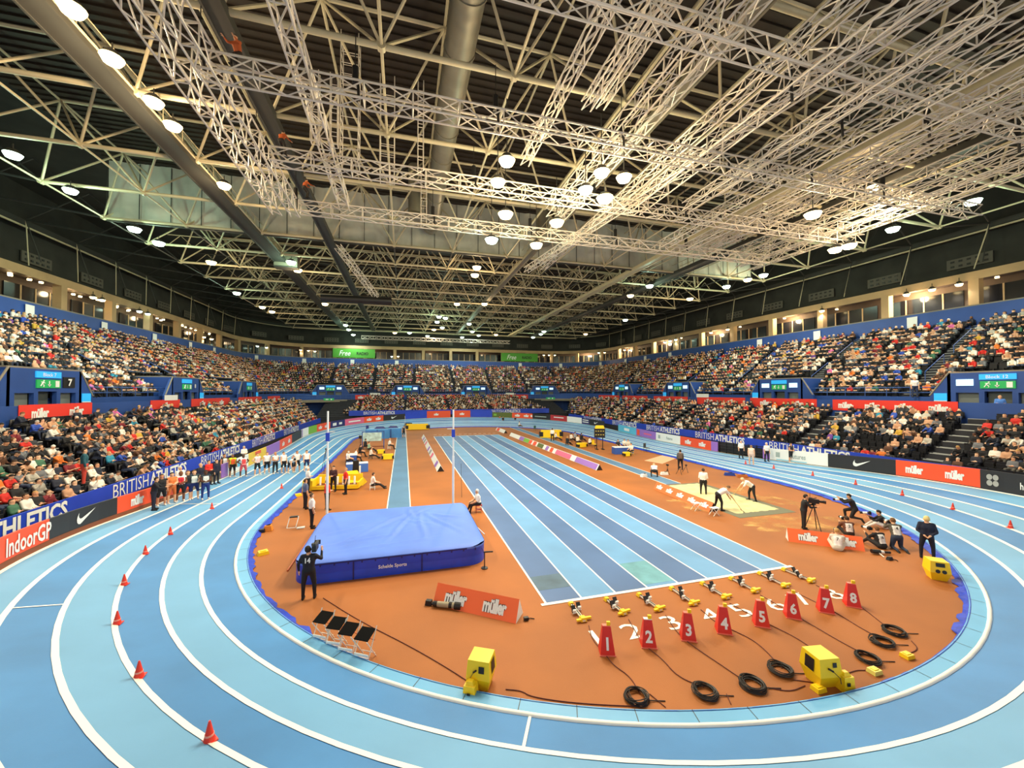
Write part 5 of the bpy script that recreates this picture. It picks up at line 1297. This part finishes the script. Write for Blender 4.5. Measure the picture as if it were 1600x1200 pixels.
BEND=dict(lean=1.25,thL=(-.2,.05,-1),thR=(.2,.05,-1),uaL=(-.1,.2,-1),faL=(.1,.1,-1),uaR=(.1,.2,-1),faR=(-.1,.1,-1))
CROUCH=dict(lean=.9,thL=(-.3,.95,-.15),thR=(.3,.95,-.15),shL=(0,-.5,-1),shR=(0,-.5,-1),uaL=(-.1,.5,-.8),faL=(.1,.5,-.7),uaR=(.1,.5,-.8),faR=(-.1,.5,-.7),nod=.2)
CHAIR=dict(thL=(-.1,1,-.05),thR=(.12,1,-.05),shL=(0,.25,-1),shR=(0,.45,-1),uaL=(-.15,.3,-.9),faL=(.2,.9,-.3),uaR=(.15,.3,-.9),faR=(-.2,.9,-.3),lean=.15)
CHAIRX=dict(CHAIR,shL=(0,.9,-.6),shR=(0,.8,-.7),lean=.1)
KNEEL=dict(lean=.35,thL=(-.15,.35,-.9),thR=(.15,.9,-.35),shL=(0,-1,-.05),shR=(0,-.1,-1),uaL=(-.1,.7,-.35),faL=(.35,.7,.55),uaR=(.1,.7,-.35),faR=(-.35,.7,.55),ftL=(0,-.5,-.8))
KNEEL2=dict(lean=.45,thL=(-.15,.15,-1),thR=(.15,.2,-1),shL=(0,-1,-.02),shR=(0,-1,-.02),uaL=(-.1,.8,-.5),faL=(.35,.75,.35),uaR=(.1,.8,-.5),faR=(-.35,.75,.35),ftL=(0,-1,-.3),ftR=(0,-1,-.3))
FLOOR=dict(lean=.35,thL=(-.35,.85,.35),thR=(.4,.9,.3),shL=(.1,.75,-.55),shR=(-.1,.7,-.6),uaL=(-.15,.7,-.6),faL=(.3,.8,.35),uaR=(.15,.7,-.6),faR=(-.3,.8,.35),base=.12)
CAM=dict(STAND,uaL=(-.5,.2,-.9),faL=(.0,.3,-1),uaR=(.45,.45,-.5),faR=(-.1,.7,.85),tilt=-.15,thL=(-.14,.02,-1),thR=(.16,.05,-1))
CAM2=dict(STAND,uaL=(-.3,.5,-.7),faL=(.2,.9,.1),uaR=(.3,.5,-.7),faR=(-.2,.9,.1),lean=.15)
def feet(u,v,track=False): return cone_h(u,v) if track else at(u,v)
def face_to(p,u=None,v=None,ang=None):
    # ang: heading in degrees clockwise from +Y
    return -math.radians(ang)
def pp(key,P,u,v,ang,label,track=False,**k):
    p=feet(u,v,track); return person(key,P,tuple(p),-math.radians(ang),label,voxel=.028,**k),p
WH='#f4f2ee'; BK='#131419'; NV='#141b33'

def back_text(o,key,txt_,h=.2,m=None,front=False,up_=.26,name='back_number'):
    J=RC[key][1]; up=nrm(J['neck']-J['pel']); fwv=nrm(np.cross(up,np.array([1.,0,0]))); s_=1 if front else -1
    c=J['pel']+up*up_+fwv*s_*.172; mb=MB(); place2d(mb,text2d(txt_,.03,.85),h,c,((-1 if front else 1),0,0),up,m or M_white,.0); t=mb.build(name,o); return t
def camera_rig(o,key,big=False):
    """video camera held at the right shoulder or in front of the face"""
    J=RC[key][1]; c=J['head0']*.5+J['head1']*.5+J['hf']*.22+np.array([.12 if big else 0,0,0]); return c
def video_camera(p,rz,z,lb,x=.16,y=.12):
    t=empty('video_camera',lb,'camera',(p[0],p[1],p[2]),rz)
    mb=MB(); mb.box((x,y,z),(.13,.42,.2),M_blk); mb.box((x,y-.12,z+.13),(.09,.14,.07),M_steeld); mb.tube((x-.02,y-.05,z+.1),(x-.02,y+.12,z+.17),.018,M_blk,6); mb.build('body',t)
    mb=MB(); mb.tube((x,y+.2,z),(x,y+.42,z),.055,M_blk,12,r2=.07); mb.box((x,y+.44,z),(.16,.06,.13),mat('lens_hood','#2a2224',.4)); mb.build('lens',t)
    mb=MB(); mb.box((x-.09,y+.1,z+.05),(.07,.1,.07),M_blk); mb.build('viewfinder',t)
    mb=MB(); mb.tube((x,y-.15,z+.1),(x+.04,y-.15,z+.42),.008,M_blk,4); mb.build('antenna',t); return t
def photo_camera(p,rz,z,lb,L=.34,y=.35,x=0):
    t=empty('photo_camera',lb,'camera',(p[0],p[1],p[2]),rz)
    mb=MB(); mb.box((x,y,z),(.16,.1,.12),M_blk); mb.box((x,y,z+.075),(.07,.08,.04),M_blk); mb.build('body',t)
    mb=MB(); mb.tube((x,y+.04,z),(x,y+.04+L,z-.03),.042,M_blk,12,r2=.062); mb.build('lens',t)
    if L>.3: mb=MB(); mb.tube((x,y+.1,z),(x,y+.04+L*.7,z-.02),.056,M_white,12); mb.build('lens_barrel',t)
    return t
def stool(p,m,lb,rz=0):
    mb=MB(); mb.box((0,0,.4),(.34,.34,.04),m)
    for a in(-1,1):
        for b in(-1,1): mb.tube((a*.14,b*.14,.39),(a*.16,b*.16,0),.016,m,6)
    mb.box((0,0,.16),(.3,.3,.02),m); return tag(mb.build('stool',loc=tuple(p),rz=rz),lb,'stool')
o,p=pp('cam',CAM,482,936,0,'camera operator in black with white 14 on the back, left of the vault mat',top='#10131f',bot='#0c0d12',sleeve='long',hair='#1a1412')
back_text(o,'cam','14',.17,up_=.33); video_camera(p,-math.radians(0),1.62,'shoulder video camera carried by the operator numbered 14')
pp('stand',STAND,487,825,70,'official in white shirt and black trousers standing at the left corner of the mat',top=WH,hair='#5b4632')
pp('stand',STAND,477,795,60,'official in grey blue shirt standing near the left track edge',top='#5f6f92',hair='#4a3426')
pp('handsf',HANDSF,481,770,60,'white haired official in white shirt behind the one in grey blue',top=WH,hair='#e4e0d6')
pp('handsf',HANDSF,511,797,60,'official in red shirt right beside the left-hand upright',top='#e32a1e',hair='#8a6a4a')
pp('stand',STAND,540,772,250,'official in red shirt and black trousers beside the yellow trolley',top='#e32a1e',hair='#b58a5a')
pp('handsf',HANDSF,521,768,200,'person in dark maroon top standing in front of the yellow trolley',top='#3a1820',hair='#1d1412',sleeve='long')
o,p=pp('chairx',CHAIRX,582,765,75,'official in white shirt sitting on a low white stool by the vault runway',top=WH,hair='#4a3426'); stool(p-[0,0,0],M_white,'low white stool under the official beside the vault runway')
o,p=pp('chair',CHAIR,748,800,265,'white haired official in white shirt seated at the right of the vault mat',top=WH,hair='#e4e0d6'); stool(p,mat('stool_red','#b5342a',.5),'red stool under the official right of the vault mat')
o,p=pp('chair',CHAIR,608,702,100,'official in white shirt seated at the far part of the vault runway',top=WH,hair='#b58a5a'); stool(p,M_alu,'metal stool under the official far down the vault runway')
o,p=pp('stand',STAND,631,684,190,'pole vaulter in dark kit standing far down the runway',top='#2a2a30',sleeve='none',bot='#17171c',shin='#d49a74')
mb=MB(); mb.tube(p+[.2,-.1,.3],p+[.15,-.6,3.2],.02,M_white,6); mb.tube(p+[.2,-.1,0],p+[.2,-.1,.3],.02,M_white,6); tag(mb.build('vault_pole'),'white pole held upright by the vaulter far down the runway','pole')
# runners waiting on the left straight
RUN=[('stand',STAND,252,790,'athlete in black kit and black shorts beside the orange board','#18181c','#101014','#c98a66',None),
 ('handsf',HANDSF,268,786,'athlete in orange top standing behind the man in black kit','#e07a3a','#d06a30','#e0ac86',None),
 ('handsf',HANDSF,282,783,'athlete in white vest with a red stripe and black shorts','#f2f2f0','#16161a','#7a4a30','#d02a3a'),
 ('hips',HIPS,293,781,'fair haired athlete in black vest half hidden in the left group','#1a1c24','#1a2a5a','#e0ac86',None),
 ('hips',HIPS,303,780,'athlete in dark green patterned vest and navy shorts, hands on hips','#1d3a44','#182a6a','#e8b490','#e8efe8'),
 ('handsf',HANDSF,321,780,'athlete in navy and green vest with long black tights','#1a3040','#16307a','#5a3826','#dfe8e4'),
 ('stand',STAND,350,744,'athlete in black kit with white bib, first of the farther group','#17171c','#17171c','#c98a66','#f0f0f0'),
 ('stand',STAND,363,745,'athlete in yellow and red vest in the farther group','#d8e02a','#141418','#8a5a3c','#e05a2a'),
 ('hips',HIPS,380,745,'athlete in white vest with red hoops, hands on hips','#f0eeee','#c8505a','#5a3826','#e04a4a'),
 ('hips',HIPS,402,742,'athlete in white and pink vest, hands on hips','#f2f0ee','#202026','#e0ac86','#f0c8cc'),
 ('stand',STAND,417,740,'athlete in white top and black shorts, tallest of the farther group','#f2f0ee','#17171c','#e0ac86',None),
 ('handsf',HANDSF,430,740,'athlete in white top with a dark bib and black tights','#eceae6','#17171c','#c98a66',None),
 ('stand',STAND,443,739,'bald looking athlete in plain white top and black shorts','#f2f0ee','#17171c','#e0ac86',None),
 ('bend',BEND,454,739,'athlete bending down to stretch in the farther group','#eceae6','#202026','#e0ac86',None),
 ('hips',HIPS,464,737,'dark haired athlete in white top with elbows out wide','#eceae6','#17171c','#c98a66',None),
 ('stand',STAND,479,736,'athlete in white vest and navy shorts at the right of the line','#f2f0ee','#1a2a5a','#e0ac86',None)]
for k,(key,P_,u,v,lb,tp,bt,sk,pn) in enumerate(RUN):
    pp(key,P_,u,v,150+random.uniform(-25,15),lb,track=True,top=tp,bot=bt,skin=sk,hair=random.choice(['#1d1511','#3d2918','#6e4a28','#b98f52']),sleeve='none',shin=(bt if 'tights' in lb else sk),shoe='#e8e2d8',panel=pn,group=None)
pp('cam2',CAM2,240,797,70,'official in dark suit standing beside the orange board on the left',track=True,top='#15161d',bot='#171a2e',sleeve='long',hair='#2a1e18')
p_=cone_h(281,768)
for key,P_,u,v,ang,lb,tp,bt,hr in(('stand',STAND,281,772,120,'official in white polo behind the group of runners',WH,BK,'#d8d4cc'),('stand',STAND,313,765,110,'official in navy blazer by the blue banner',NV,BK,'#c9a98a'),('handsf',HANDSF,326,758,120,'person in red jacket by the blue banner','#d8281f','#1a1a22','#3a2a20'),('stand',STAND,338,756,110,'person in dark navy suit beside the one in red','#1a1c34','#1a1c2c','#3a2a20'),('handsf',HANDSF,381,727,130,'official in white shirt behind the farther runners',WH,BK,'#b9b2a6')):
    pp(key,P_,u,v,ang,lb,track=True,top=tp,bot=bt,hair=hr,sleeve='long')
# standing figures in the left stand
def in_stand(key,P_,u,v,z,ang,lb,**k):
    if isinstance(z,tuple): d=ray(u,v); p=(z[1],z[1]*d[1]/d[0],z[2])
    else: p=gz(u,v,z)
    return person(key,P_,tuple(p),-math.radians(ang),lb,voxel=.028,**k)
in_stand('stand',STAND,131,757,2.2,60,'person in teal top and red trousers standing in the lower left stand',top='#1f5560',bot='#c8402e',sleeve='long')
# officials and field staff on the right
pp('stand',STAND,1099,773,40,'official in white shirt seen from behind, standing in the sand pit',top=WH,hair='#4a3426')
o,p=pp('rake',RAKE,1122,797,115,'official in white shirt bending with a rake at the near side of the pit',top=WH,hair='#7a5a3a')
def rake(p,rz,lb):
    c,s_=math.cos(rz),math.sin(rz); q=lambda x,y,z:(p[0]+x*c-y*s_,p[1]+x*s_+y*c,p[2]+z)
    mb=MB(); mb.tube(q(.12,.55,1.0),q(.05,1.25,.04),.015,mat('rake_wood','#c9a56a',.6),6); mb.tube(q(-.22,1.25,.04),q(.32,1.25,.04),.02,M_steeld,6)
    for i in range(9): mb.tube(q(-.2+i*.062,1.25,.04),q(-.2+i*.062,1.27,0),.006,M_steeld,4)
    tag(mb.build('rake'),lb,'rake')
rake(p,-math.radians(115),'wooden rake held by the official at the near side of the pit')
o,p=pp('rake',RAKE,1176,783,300,'official in white shirt raking from the far side of the pit',top=WH,hair='#d8c8a8'); rake(p,-math.radians(300),'wooden rake held by the official at the far side of the pit')
pp('crouch',CROUCH,1023,746,30,'official in white shirt crouching over the take-off board of the jump runway',top=WH,hair='#c9b08a')
o,p=pp('stand',STAND,1063,734,30,'man with grey backpack standing by the blue skirt on the right infield',top='#55565c',bot='#17181e',sleeve='long',hair='#1d1511')
mb=MB(); mb.box((0,-.2,1.2),(.3,.17,.42),mat('backpack','#6a5a4c',.7),taper=.85); mb.box((0,-.3,1.12),(.2,.06,.2),mat('backpack','#6a5a4c',.7)); b=mb.build('backpack',loc=tuple(p),rz=-math.radians(30)); tag(b,'grey brown backpack worn by the man standing on the right infield','backpack')
for u,v,lb in((1062,741,'small black tripod stand on the floor beside the man with a backpack'),(1072,738,'slim black stand to the right of the man with a backpack')): tripod(at(u,v),.55,lb,r=.28)
pp('stand',STAND,1158,716,200,'white haired official in white shirt before the black barrier, left one',track=True,top=WH,hair='#d8d4cc')
pp('stand',STAND,1198,721,190,'official in white shirt before the black barrier, right one',track=True,top=WH,hair='#e4e0d6')
pp('stand',STAND,1174,726,60,'athlete with bare legs walking on the right bend by the barrier',track=True,top='#e8d8c8',bot='#d8c0b0',skin='#e0ac86',shin='#e0ac86',sleeve='none',hair='#8a6a4a',shoe='#e8b0b0')
pp('handsf',HANDSF,1236,723,180,'athlete in dark top with bare legs before the white board on the right bend',track=True,top='#23283a',bot='#17181e',skin='#d49a74',shin='#d49a74',sleeve='none',hair='#5a3a28',shoe='#e8e2d8')
o,p=pp('cam2',CAM2,1256,827,130,'camera operator in black with a tripod behind the right orange wedge',top='#15161c',bot='#1c1b1e',sleeve='long',hair='#1d1511'); 
tp_=at(1272,829); tripod(tp_,1.25,'black tripod in front of the camera operator on the right infield'); video_camera(tp_,-math.radians(130),1.42,'video camera on the tripod of the right infield',x=0,y=0)
o,p=pp('kneel',KNEEL,1336,815,325,'photographer in black kneeling by the blue skirt and aiming left',top='#1b1a1d',bot='#17161a',sleeve='long',hair='#1d1511'); photo_camera(p,-math.radians(325),1.03,'long black camera held by the photographer kneeling in black',y=.5)
for k,(key,P_,u,v,ang,lb,tp,bt,pn,hr,num) in enumerate((('floor',FLOOR,1383,826,320,'bearded photographer in black with white trim sitting at the back of the group','#17181e','#ece8e0',None,'#1d1511',None),
  ('kneel2',KNEEL2,1402,858,35,'kneeling photographer in white bib and jeans, rightmost of the group','#5a5348','#2c3a52','#f0eee8','#6e4a28','4'),
  ('floor',FLOOR,1378,857,15,'photographer in white bib over black, sitting right of the wedge','#17181e','#1b1a1d','#f0eee8','#6e4a28','6'),
  ('floor',FLOOR,1309,860,50,'photographer in white bib sitting in front of the right orange wedge','#d8d2c4','#cfc8b8','#f4f2ee','#b98f52','7'),
  ('floor',FLOOR,1327,838,35,'photographer in brown with white bib crouched behind the right wedge','#6a3f2c','#2a2420','#f0eee8','#3d2918','2'))):
    o,p=pp(key,P_,u,v,ang,lb,top=tp,bot=bt,panel=pn,hair=hr,sleeve='long'); 
    if num: back_text(o,key,num,.13,M_blk,up_=.28)
    photo_camera(p,-math.radians(ang),.66 if key=='floor' else .98,'long lens camera of the '+lb.split(',')[0].split(' sitting')[0].split(' crouched')[0],y=.55)
o,p=pp('backh',BACKH,1449,873,58,'fair haired man in navy, hands behind his back, at the infield\'s right edge',top='#101832',bot='#0f121f',sleeve='long',hair='#e6cf8a')
p=at(1374,866); t=local('telephoto_lens','black and white telephoto lens lying on a monopod before the photographers','lens',p,-.35)
mb=MB(); mb.tube((-.3,0,.12),(.02,0,.1),.085,M_blk,12); mb.tube((.16,0,.09),(.42,0,.08),.05,M_blk,10); mb.build('barrel',t)
mb=MB(); mb.tube((.02,0,.1),(.16,0,.09),.065,M_white,12); mb.build('white_ring',t)
mb=MB(); mb.tube((-.05,-.02,.08),(-.1,-.36,.02),.022,M_alu,6); mb.build('foot',t)
p=at(1390,875); mb=MB(); mb.box((0,0,.07),(.22,.14,.13),M_blk,taper=.7); mb.poly([(.1,0,.05),(.2,-.12,.02),(.12,-.2,.02)],.015,M_blk,5); tag(mb.build('camera_pouch',loc=tuple(p)),'small black pouch on the floor below the telephoto lens','pouch')
# stewards in the right stand
in_stand('stand',STAND,1430,640,('x',42.7,6.1),225,'person in white shirt and jeans standing at the foot of an upper aisle, right',top=WH,bot='#2a3a5c',hair='#a5794a')
in_stand('handsf',HANDSF,1563,640,('x',41.7,4.6),235,'steward in light blue shirt by the entrance at the right edge',top='#4f86d8',bot='#1c2c54',hair='#b98f6a')
# ---- far infield, left: tables, crates, trolley
def table(u,v,w_,d_,rz,lb,m):
    p=at(u,v); t=local('draped_table',lb,'table',p,rz)
    mb=MB(); mb.box((0,0,.74),(w_,d_,.04),M_white); mb.build('tabletop',t)
    mb=MB(); mb.box((0,0,.37),(w_+.03,d_+.03,.70),m); mb.build('drape',t); return p
table(558,737,1.7,.8,.1,'blue draped officials table near the left blue skirt',mat('drape_blue','#3f6fc4',.7))
table(549,722,.9,1.3,.1,'second blue draped table behind the first on the left infield',mat('drape_blue2','#2f55a8',.7))
for key,P_,u,v,ang,lb,tp,hr in(('chair',CHAIR,543,727,80,'official in white leaning at the blue tables, left','#f4f2ee','#c8c0b0'),('chair',CHAIR,555,722,90,'official in white between the blue tables','#f4f2ee','#7a5a3a'),('chair',CHAIR,562,714,90,'person in black seated with camera gear behind the tables','#141419','#1d1511'),('chairx',CHAIRX,579,717,80,'athlete in white top and black tights resting on the left infield','#eeeae0','#3d2918'),('chairx',CHAIRX,576,706,80,'person in green and white seated on the left infield','#9ac0a0','#3d2918'),('chair',CHAIR,570,703,70,'person in dark top seated beyond the resting athletes','#20242c','#1d1511')):
    o,p=pp(key,P_,u,v,ang,lb,top=tp,hair=hr); stool(p,M_steeld,'dark stool under the '+' '.join(lb.split()[:7]))
mb=MB(); p=at(563,705); mb.tube((0,0,0),(0,0,1.5),.03,M_blk,6); mb.tube((-.3,0,0),(0,0,.7),.03,M_blk,6); mb.tube((.3,.1,0),(0,0,.7),.03,M_blk,6); mb.box((0,0,1.6),(.3,.5,.3),M_blk); tag(mb.build('camera_tripod',loc=tuple(p)),'tall black camera tripod behind the tables on the left infield','tripod')
p=at(583,701); t=local('display_board','blue framed display board with pale panels behind the left infield group','display board',p)
mb=MB()
for x in(-1.2,1.2): mb.box((x,0,1.0),(.1,.1,2.0),M_rail); 
mb.box((0,0,2.0),(2.5,.1,.1),M_rail); mb.box((0,0,.25),(2.5,.1,.1),M_brown); mb.build('frame',t)
mb=MB(); mb.box((-.1,-.06,1.4),(2.1,.04,1.0),mat('panel_pale','#b8d4d0',.6,var=.4,vscale=2)); mb.build('panel',t)
for u,w_,lb in((590,3.2,'large light blue mat block at the far left of the infield'),(611,3.0,'light blue mat block beside the vault runway, far end')):
    p=at(u,684.5 if u==590 else 683); mb=MB(); mb.box((0,0,.65),(w_,2.0,1.3),mat('crate_blue','#3f86c8',.55,var=.15,vscale=1)); mb.box((0,-1.01,.65),(.1,.02,1.25),M_matnavy); mb.box((0,0,1.33),(w_*.9,1.8,.06),mat('crate_top','#78b4e4',.55)); mb.box((w_*.1,0,1.5),(w_*.5,.5,.3),M_navy,taper=.6); tag(mb.build('mat_block',loc=tuple(p)),lb,'mat block')
mb=MB(); p=at(574,684); mb.box((0,0,.9),(.35,.6,1.8),M_navy); tag(mb.build('cover_bag',loc=tuple(p)),'upright navy bag at the left end of the light blue mat blocks','bag')
def yellow_box(u,v,w_,lb,rz=0,h=.5):
    p=at(u,v); t=local('equipment_box',lb,'equipment box',p,rz)
    mb=MB(); mb.box((0,0,h/2+.05),(w_,.5,h),M_yel,taper=.92); mb.build('case',t)
    for x in(-w_*.46,w_*.46): mb=MB(); mb.box((x,-.02,h/2),(w_*.16,.54,h*.6),M_blk); mb.build('end_cap',t)
yellow_box(606,718,1.1,'yellow equipment box with black ends by the vault runway')
yellow_box(595,709,.8,'yellow equipment box behind the one by the vault runway',h=.4)
yellow_box(652,671.5,4.0,'long yellow equipment case at the far end of the vault runway',h=1.0)
yellow_box(909,699,1.3,'yellow equipment box with black round end on the right infield',rz=.2,h=.5)
p=at(638,671); mb=MB(); mb.box((0,0,.6),(1.6,1,1.1),M_blk,taper=.8); tag(mb.build('flight_case',loc=tuple(p)),'black flight case left of the long yellow case','case')
p=at(528,762); t=local('yellow_trolley','yellow trolley loaded with white markers beside the left blue skirt','trolley',p,-.12)
mb=MB(); mb.box((0,0,.15),(3.0,1.4,.12),M_brown); mb.box((0,-.72,.2),(3.0,.12,.25),M_yel); mb.box((0,.72,.45),(3.0,.12,.7),M_yel); mb.box((-1.5,0,.4),(.12,1.5,.6),M_yel); mb.box((1.5,0,.3),(.12,1.5,.4),M_yel); mb.build('bed',t)
for i in range(7): mb=MB(); mb.tube((-1.2+i*.38,.1,.2),(-1.2+i*.38,.15,.75),.07,M_white,8); mb.build('white_marker',t)
mb=MB(); mb.box((-1.85,-.3,.35),(.6,.6,.7),M_yel,taper=.9); mb.box((-1.85,-.61,.4),(.2,.02,.3),M_blk); mb.build('end_box',t)
p=at(552,757); mb=MB(); V=[(-.6,-.7,0),(.7,-.5,0),(.9,.7,0),(-.5,.6,0),(-.5,.5,.9),(.2,.6,.9)]; mb.add(V,[(0,1,2,5,4) ,(0,4,3),(1,2,5),(3,4,5,2)],M_yel); tag(mb.build('yellow_ramp',loc=tuple(p)),'yellow sloping ramp at the right end of the yellow trolley','ramp')
p=at(556,748); mb=MB(); mb.box((0,0,.7),(.5,.4,1.4),M_blk,taper=.8); mb.box((.3,-.1,.5),(.1,.3,1.0),M_white); tag(mb.build('black_cover',loc=tuple(p)),'black covered stand behind the yellow ramp','cover')
tripod(at(509,738),1.9,'slim tripod with a yellow head by the left blue skirt',r=.5)
# ---- far infield, right
p=at(937,702); t=local('scoreboard','black infield scoreboard with a yellow top on two posts','scoreboard',p,-.3)
mb=MB(); mb.box((0,0,1.9),(1.25,.18,1.1),M_blk); mb.build('panel',t); mb=MB(); mb.box((0,0,2.6),(1.1,.3,.35),M_yel,taper=.8); mb.build('top_box',t)
for x in(-.35,.35): mb=MB(); mb.tube((x,0,0),(x,0,1.4),.05,M_blk,6); mb.box((x,0,.03),(.3,.9,.05),M_blk); mb.build('post',t)
mb=MB(); 
for j in range(2):
    for i in range(4): mb.box((-.42+i*.28,-.1,1.7+j*.42),(.14,.01,.05),mat('led_amber','#d8c04a',.5,emit=.6))
mb.build('display_segments',t)
yellow_box(861,684,3.2,'large yellow timing case beside the official on the right infield',h=1.1,rz=-.15)
pp('stand',STAND,863,689,20,'official in white shirt standing beside the long jump runway, far right',top=WH,hair='#3d2918')
tb=table(973,709,2.1,.9,-.15,'blue draped table with officials on the right infield',mat('drape_blue2','#2f55a8',.7))
for u,v,ang,lb,tp,key,P_ in((965,704,180,'person in dark top seated at the left end of the right-hand blue table','#2a2c33','chair',CHAIR),(975,703,180,'person in white shirt seated at the middle of the right-hand blue table','#f0ece2','chair',CHAIR),(981,704,190,'person in cream top seated at the right-hand blue table','#d8d0bc','chair',CHAIR),(987,711,250,'person in white top seated at the right end of the blue table','#f0ece2','chair',CHAIR)):
    o,p=pp(key,P_,u,v,ang,lb,top=tp); stool(p,M_yel if u==987 else M_steeld,('yellow' if u==987 else 'dark')+' stool under the '+' '.join(lb.split()[:5])+' at '+str({965:'the left end',975:'the middle',981:'the table side',987:'the right end'}[u]))
yellow_box(979,713,.7,'small yellow box in front of the right-hand blue table',h=.4)
for k,(u,v,tp,lb) in enumerate(((886,696,'#1a1c24','athlete in black lying back in the right infield group, front'),(892,690,'#e8e2d4','athlete in white seated in the right infield group'),(898,688,'#9aa0a8','athlete in grey seated in the right infield group'),(902,694,'#e8e2d4','athlete in white with black tights, right of the infield group'),(908,690,'#17181e','athlete in black seated at the back of the right infield group'),(921,697,'#f0ece2','official in white seated by the infield scoreboard'),(868,688,'#e8e8ec','athlete sitting on the floor beside the large timing case'),(811,668,'#f0ece2','person in white bent low by the far jump runway'))):
    o,p=pp('chairx',CHAIRX,u,v,random.uniform(60,120),lb,top=tp,hair=random.choice(['#1d1511','#3d2918','#b98f52'])); stool(p,M_steeld,'dark stool under the '+' '.join(lb.split()[:4])+', '+ordn(k)+' in the group')
for u,v,lb,tp in((781,663,'person in red and white at the far end of the jump runway','#e05a4a'),(786,664,'person in black at the far end of the jump runway','#17181e'),(805,664,'athlete in dark kit walking at the far end of the infield','#2a3044')): pp('stand',STAND,u,v,150,lb,top=tp)
for k,(u,v) in enumerate(((837,674),(929,700),(1010,706))):
    p=at(u,v); t=local('plastic_chair',['green chair on the far right infield','yellow chair beside the infield scoreboard','grey chair at the right end of the officials table'][k],'chair',p,.4); m=[cm('#2a5a52'),M_yel,M_steeld][k]
    mb=MB(); mb.box((0,0,.45),(.45,.45,.04),m); mb.build('seat',t); mb=MB(); mb.box((0,.22,.72),(.45,.04,.45),m); mb.build('backrest',t)
    for a in(-1,1):
        for b in(-1,1): mb=MB(); mb.tube((a*.2,b*.2,.44),(a*.2,b*.2,0),.015,M_steeld,5); mb.build('leg',t)
mb=MB(); P4=[at(1007,720),at(1037,711),at(1062,714),at(1035,725)]; mb.add([tuple(q+[0,0,.03]) for q in P4]+[tuple(q) for q in P4],[(0,3,2,1),(0,1,5,4),(1,2,6,5),(2,3,7,6),(3,0,4,7)],mat('mat_peach','#e6b08a',.7)); tag(mb.build('floor_mat'),'flat peach coloured mat on the orange floor by the right blue skirt','mat')
for u,v,rz,lb in((1006,745,.3,'white box left of the crouching official at the jump runway'),(1038,742,-.2,'white box right of the crouching official at the jump runway')):
    p=at(u,v); mb=MB(); mb.box((0,0,.12),(.6,.25,.22),M_white,taper=.85); mb.box((.1,0,.25),(.15,.1,.05),M_steeld); tag(mb.build('measuring_unit',loc=tuple(p),rz=rz),lb,'measuring unit')
p=at(1043,742); mb=MB(); mb.tube((0,0,0),(0,0,.75),.02,M_blk,6); mb.tube((-.2,0,0),(0,0,.5),.02,M_blk,5); mb.tube((.2,0,0),(0,0,.5),.02,M_blk,5); mb.box((0,0,.8),(.12,.18,.12),M_blk); tag(mb.build('small_tripod',loc=tuple(p)),'small black tripod beside the right white box at the jump runway','tripod')
for u,v,lb,c in((1140,743,'blue and black bag against the blue skirt beyond the pit','#1f3f9a'),(1160,746,'orange brown bag against the blue skirt beyond the pit','#b5672a')):
    p=at(u,v); mb=MB(); mb.box((0,0,.12),(.8,.3,.22),cm(c),taper=.8,rz=-.5); mb.tube((-.15,0,.22),(.15,-.1,.26),.03,M_blk,6); tag(mb.build('sports_bag',loc=tuple(p)),lb,'bag')
# folding stools beside the orange wedge by the pit
for k,(u,v) in enumerate(((1087,797),(1116,805))):
    p=at(u,v); mb=MB()
    for s_ in(-1,1): mb.tube((-.2,s_*.16,0),(.2,s_*.16,.42),.016,M_white,6); mb.tube((.2,s_*.16,0),(-.2,s_*.16,.42),.016,M_white,6)
    mb.tube((-.2,-.16,.42),(-.2,.16,.42),.016,M_white,6); mb.tube((.2,-.16,.42),(.2,.16,.42),.016,M_white,6); mb.box((0,0,.4),(.4,.3,.02),M_white)
    tag(mb.build('camp_stool',loc=tuple(p)),['white folding stool against the middle of the pit side wedge','white folding stool at the near end of the pit side wedge'][k],'stool')
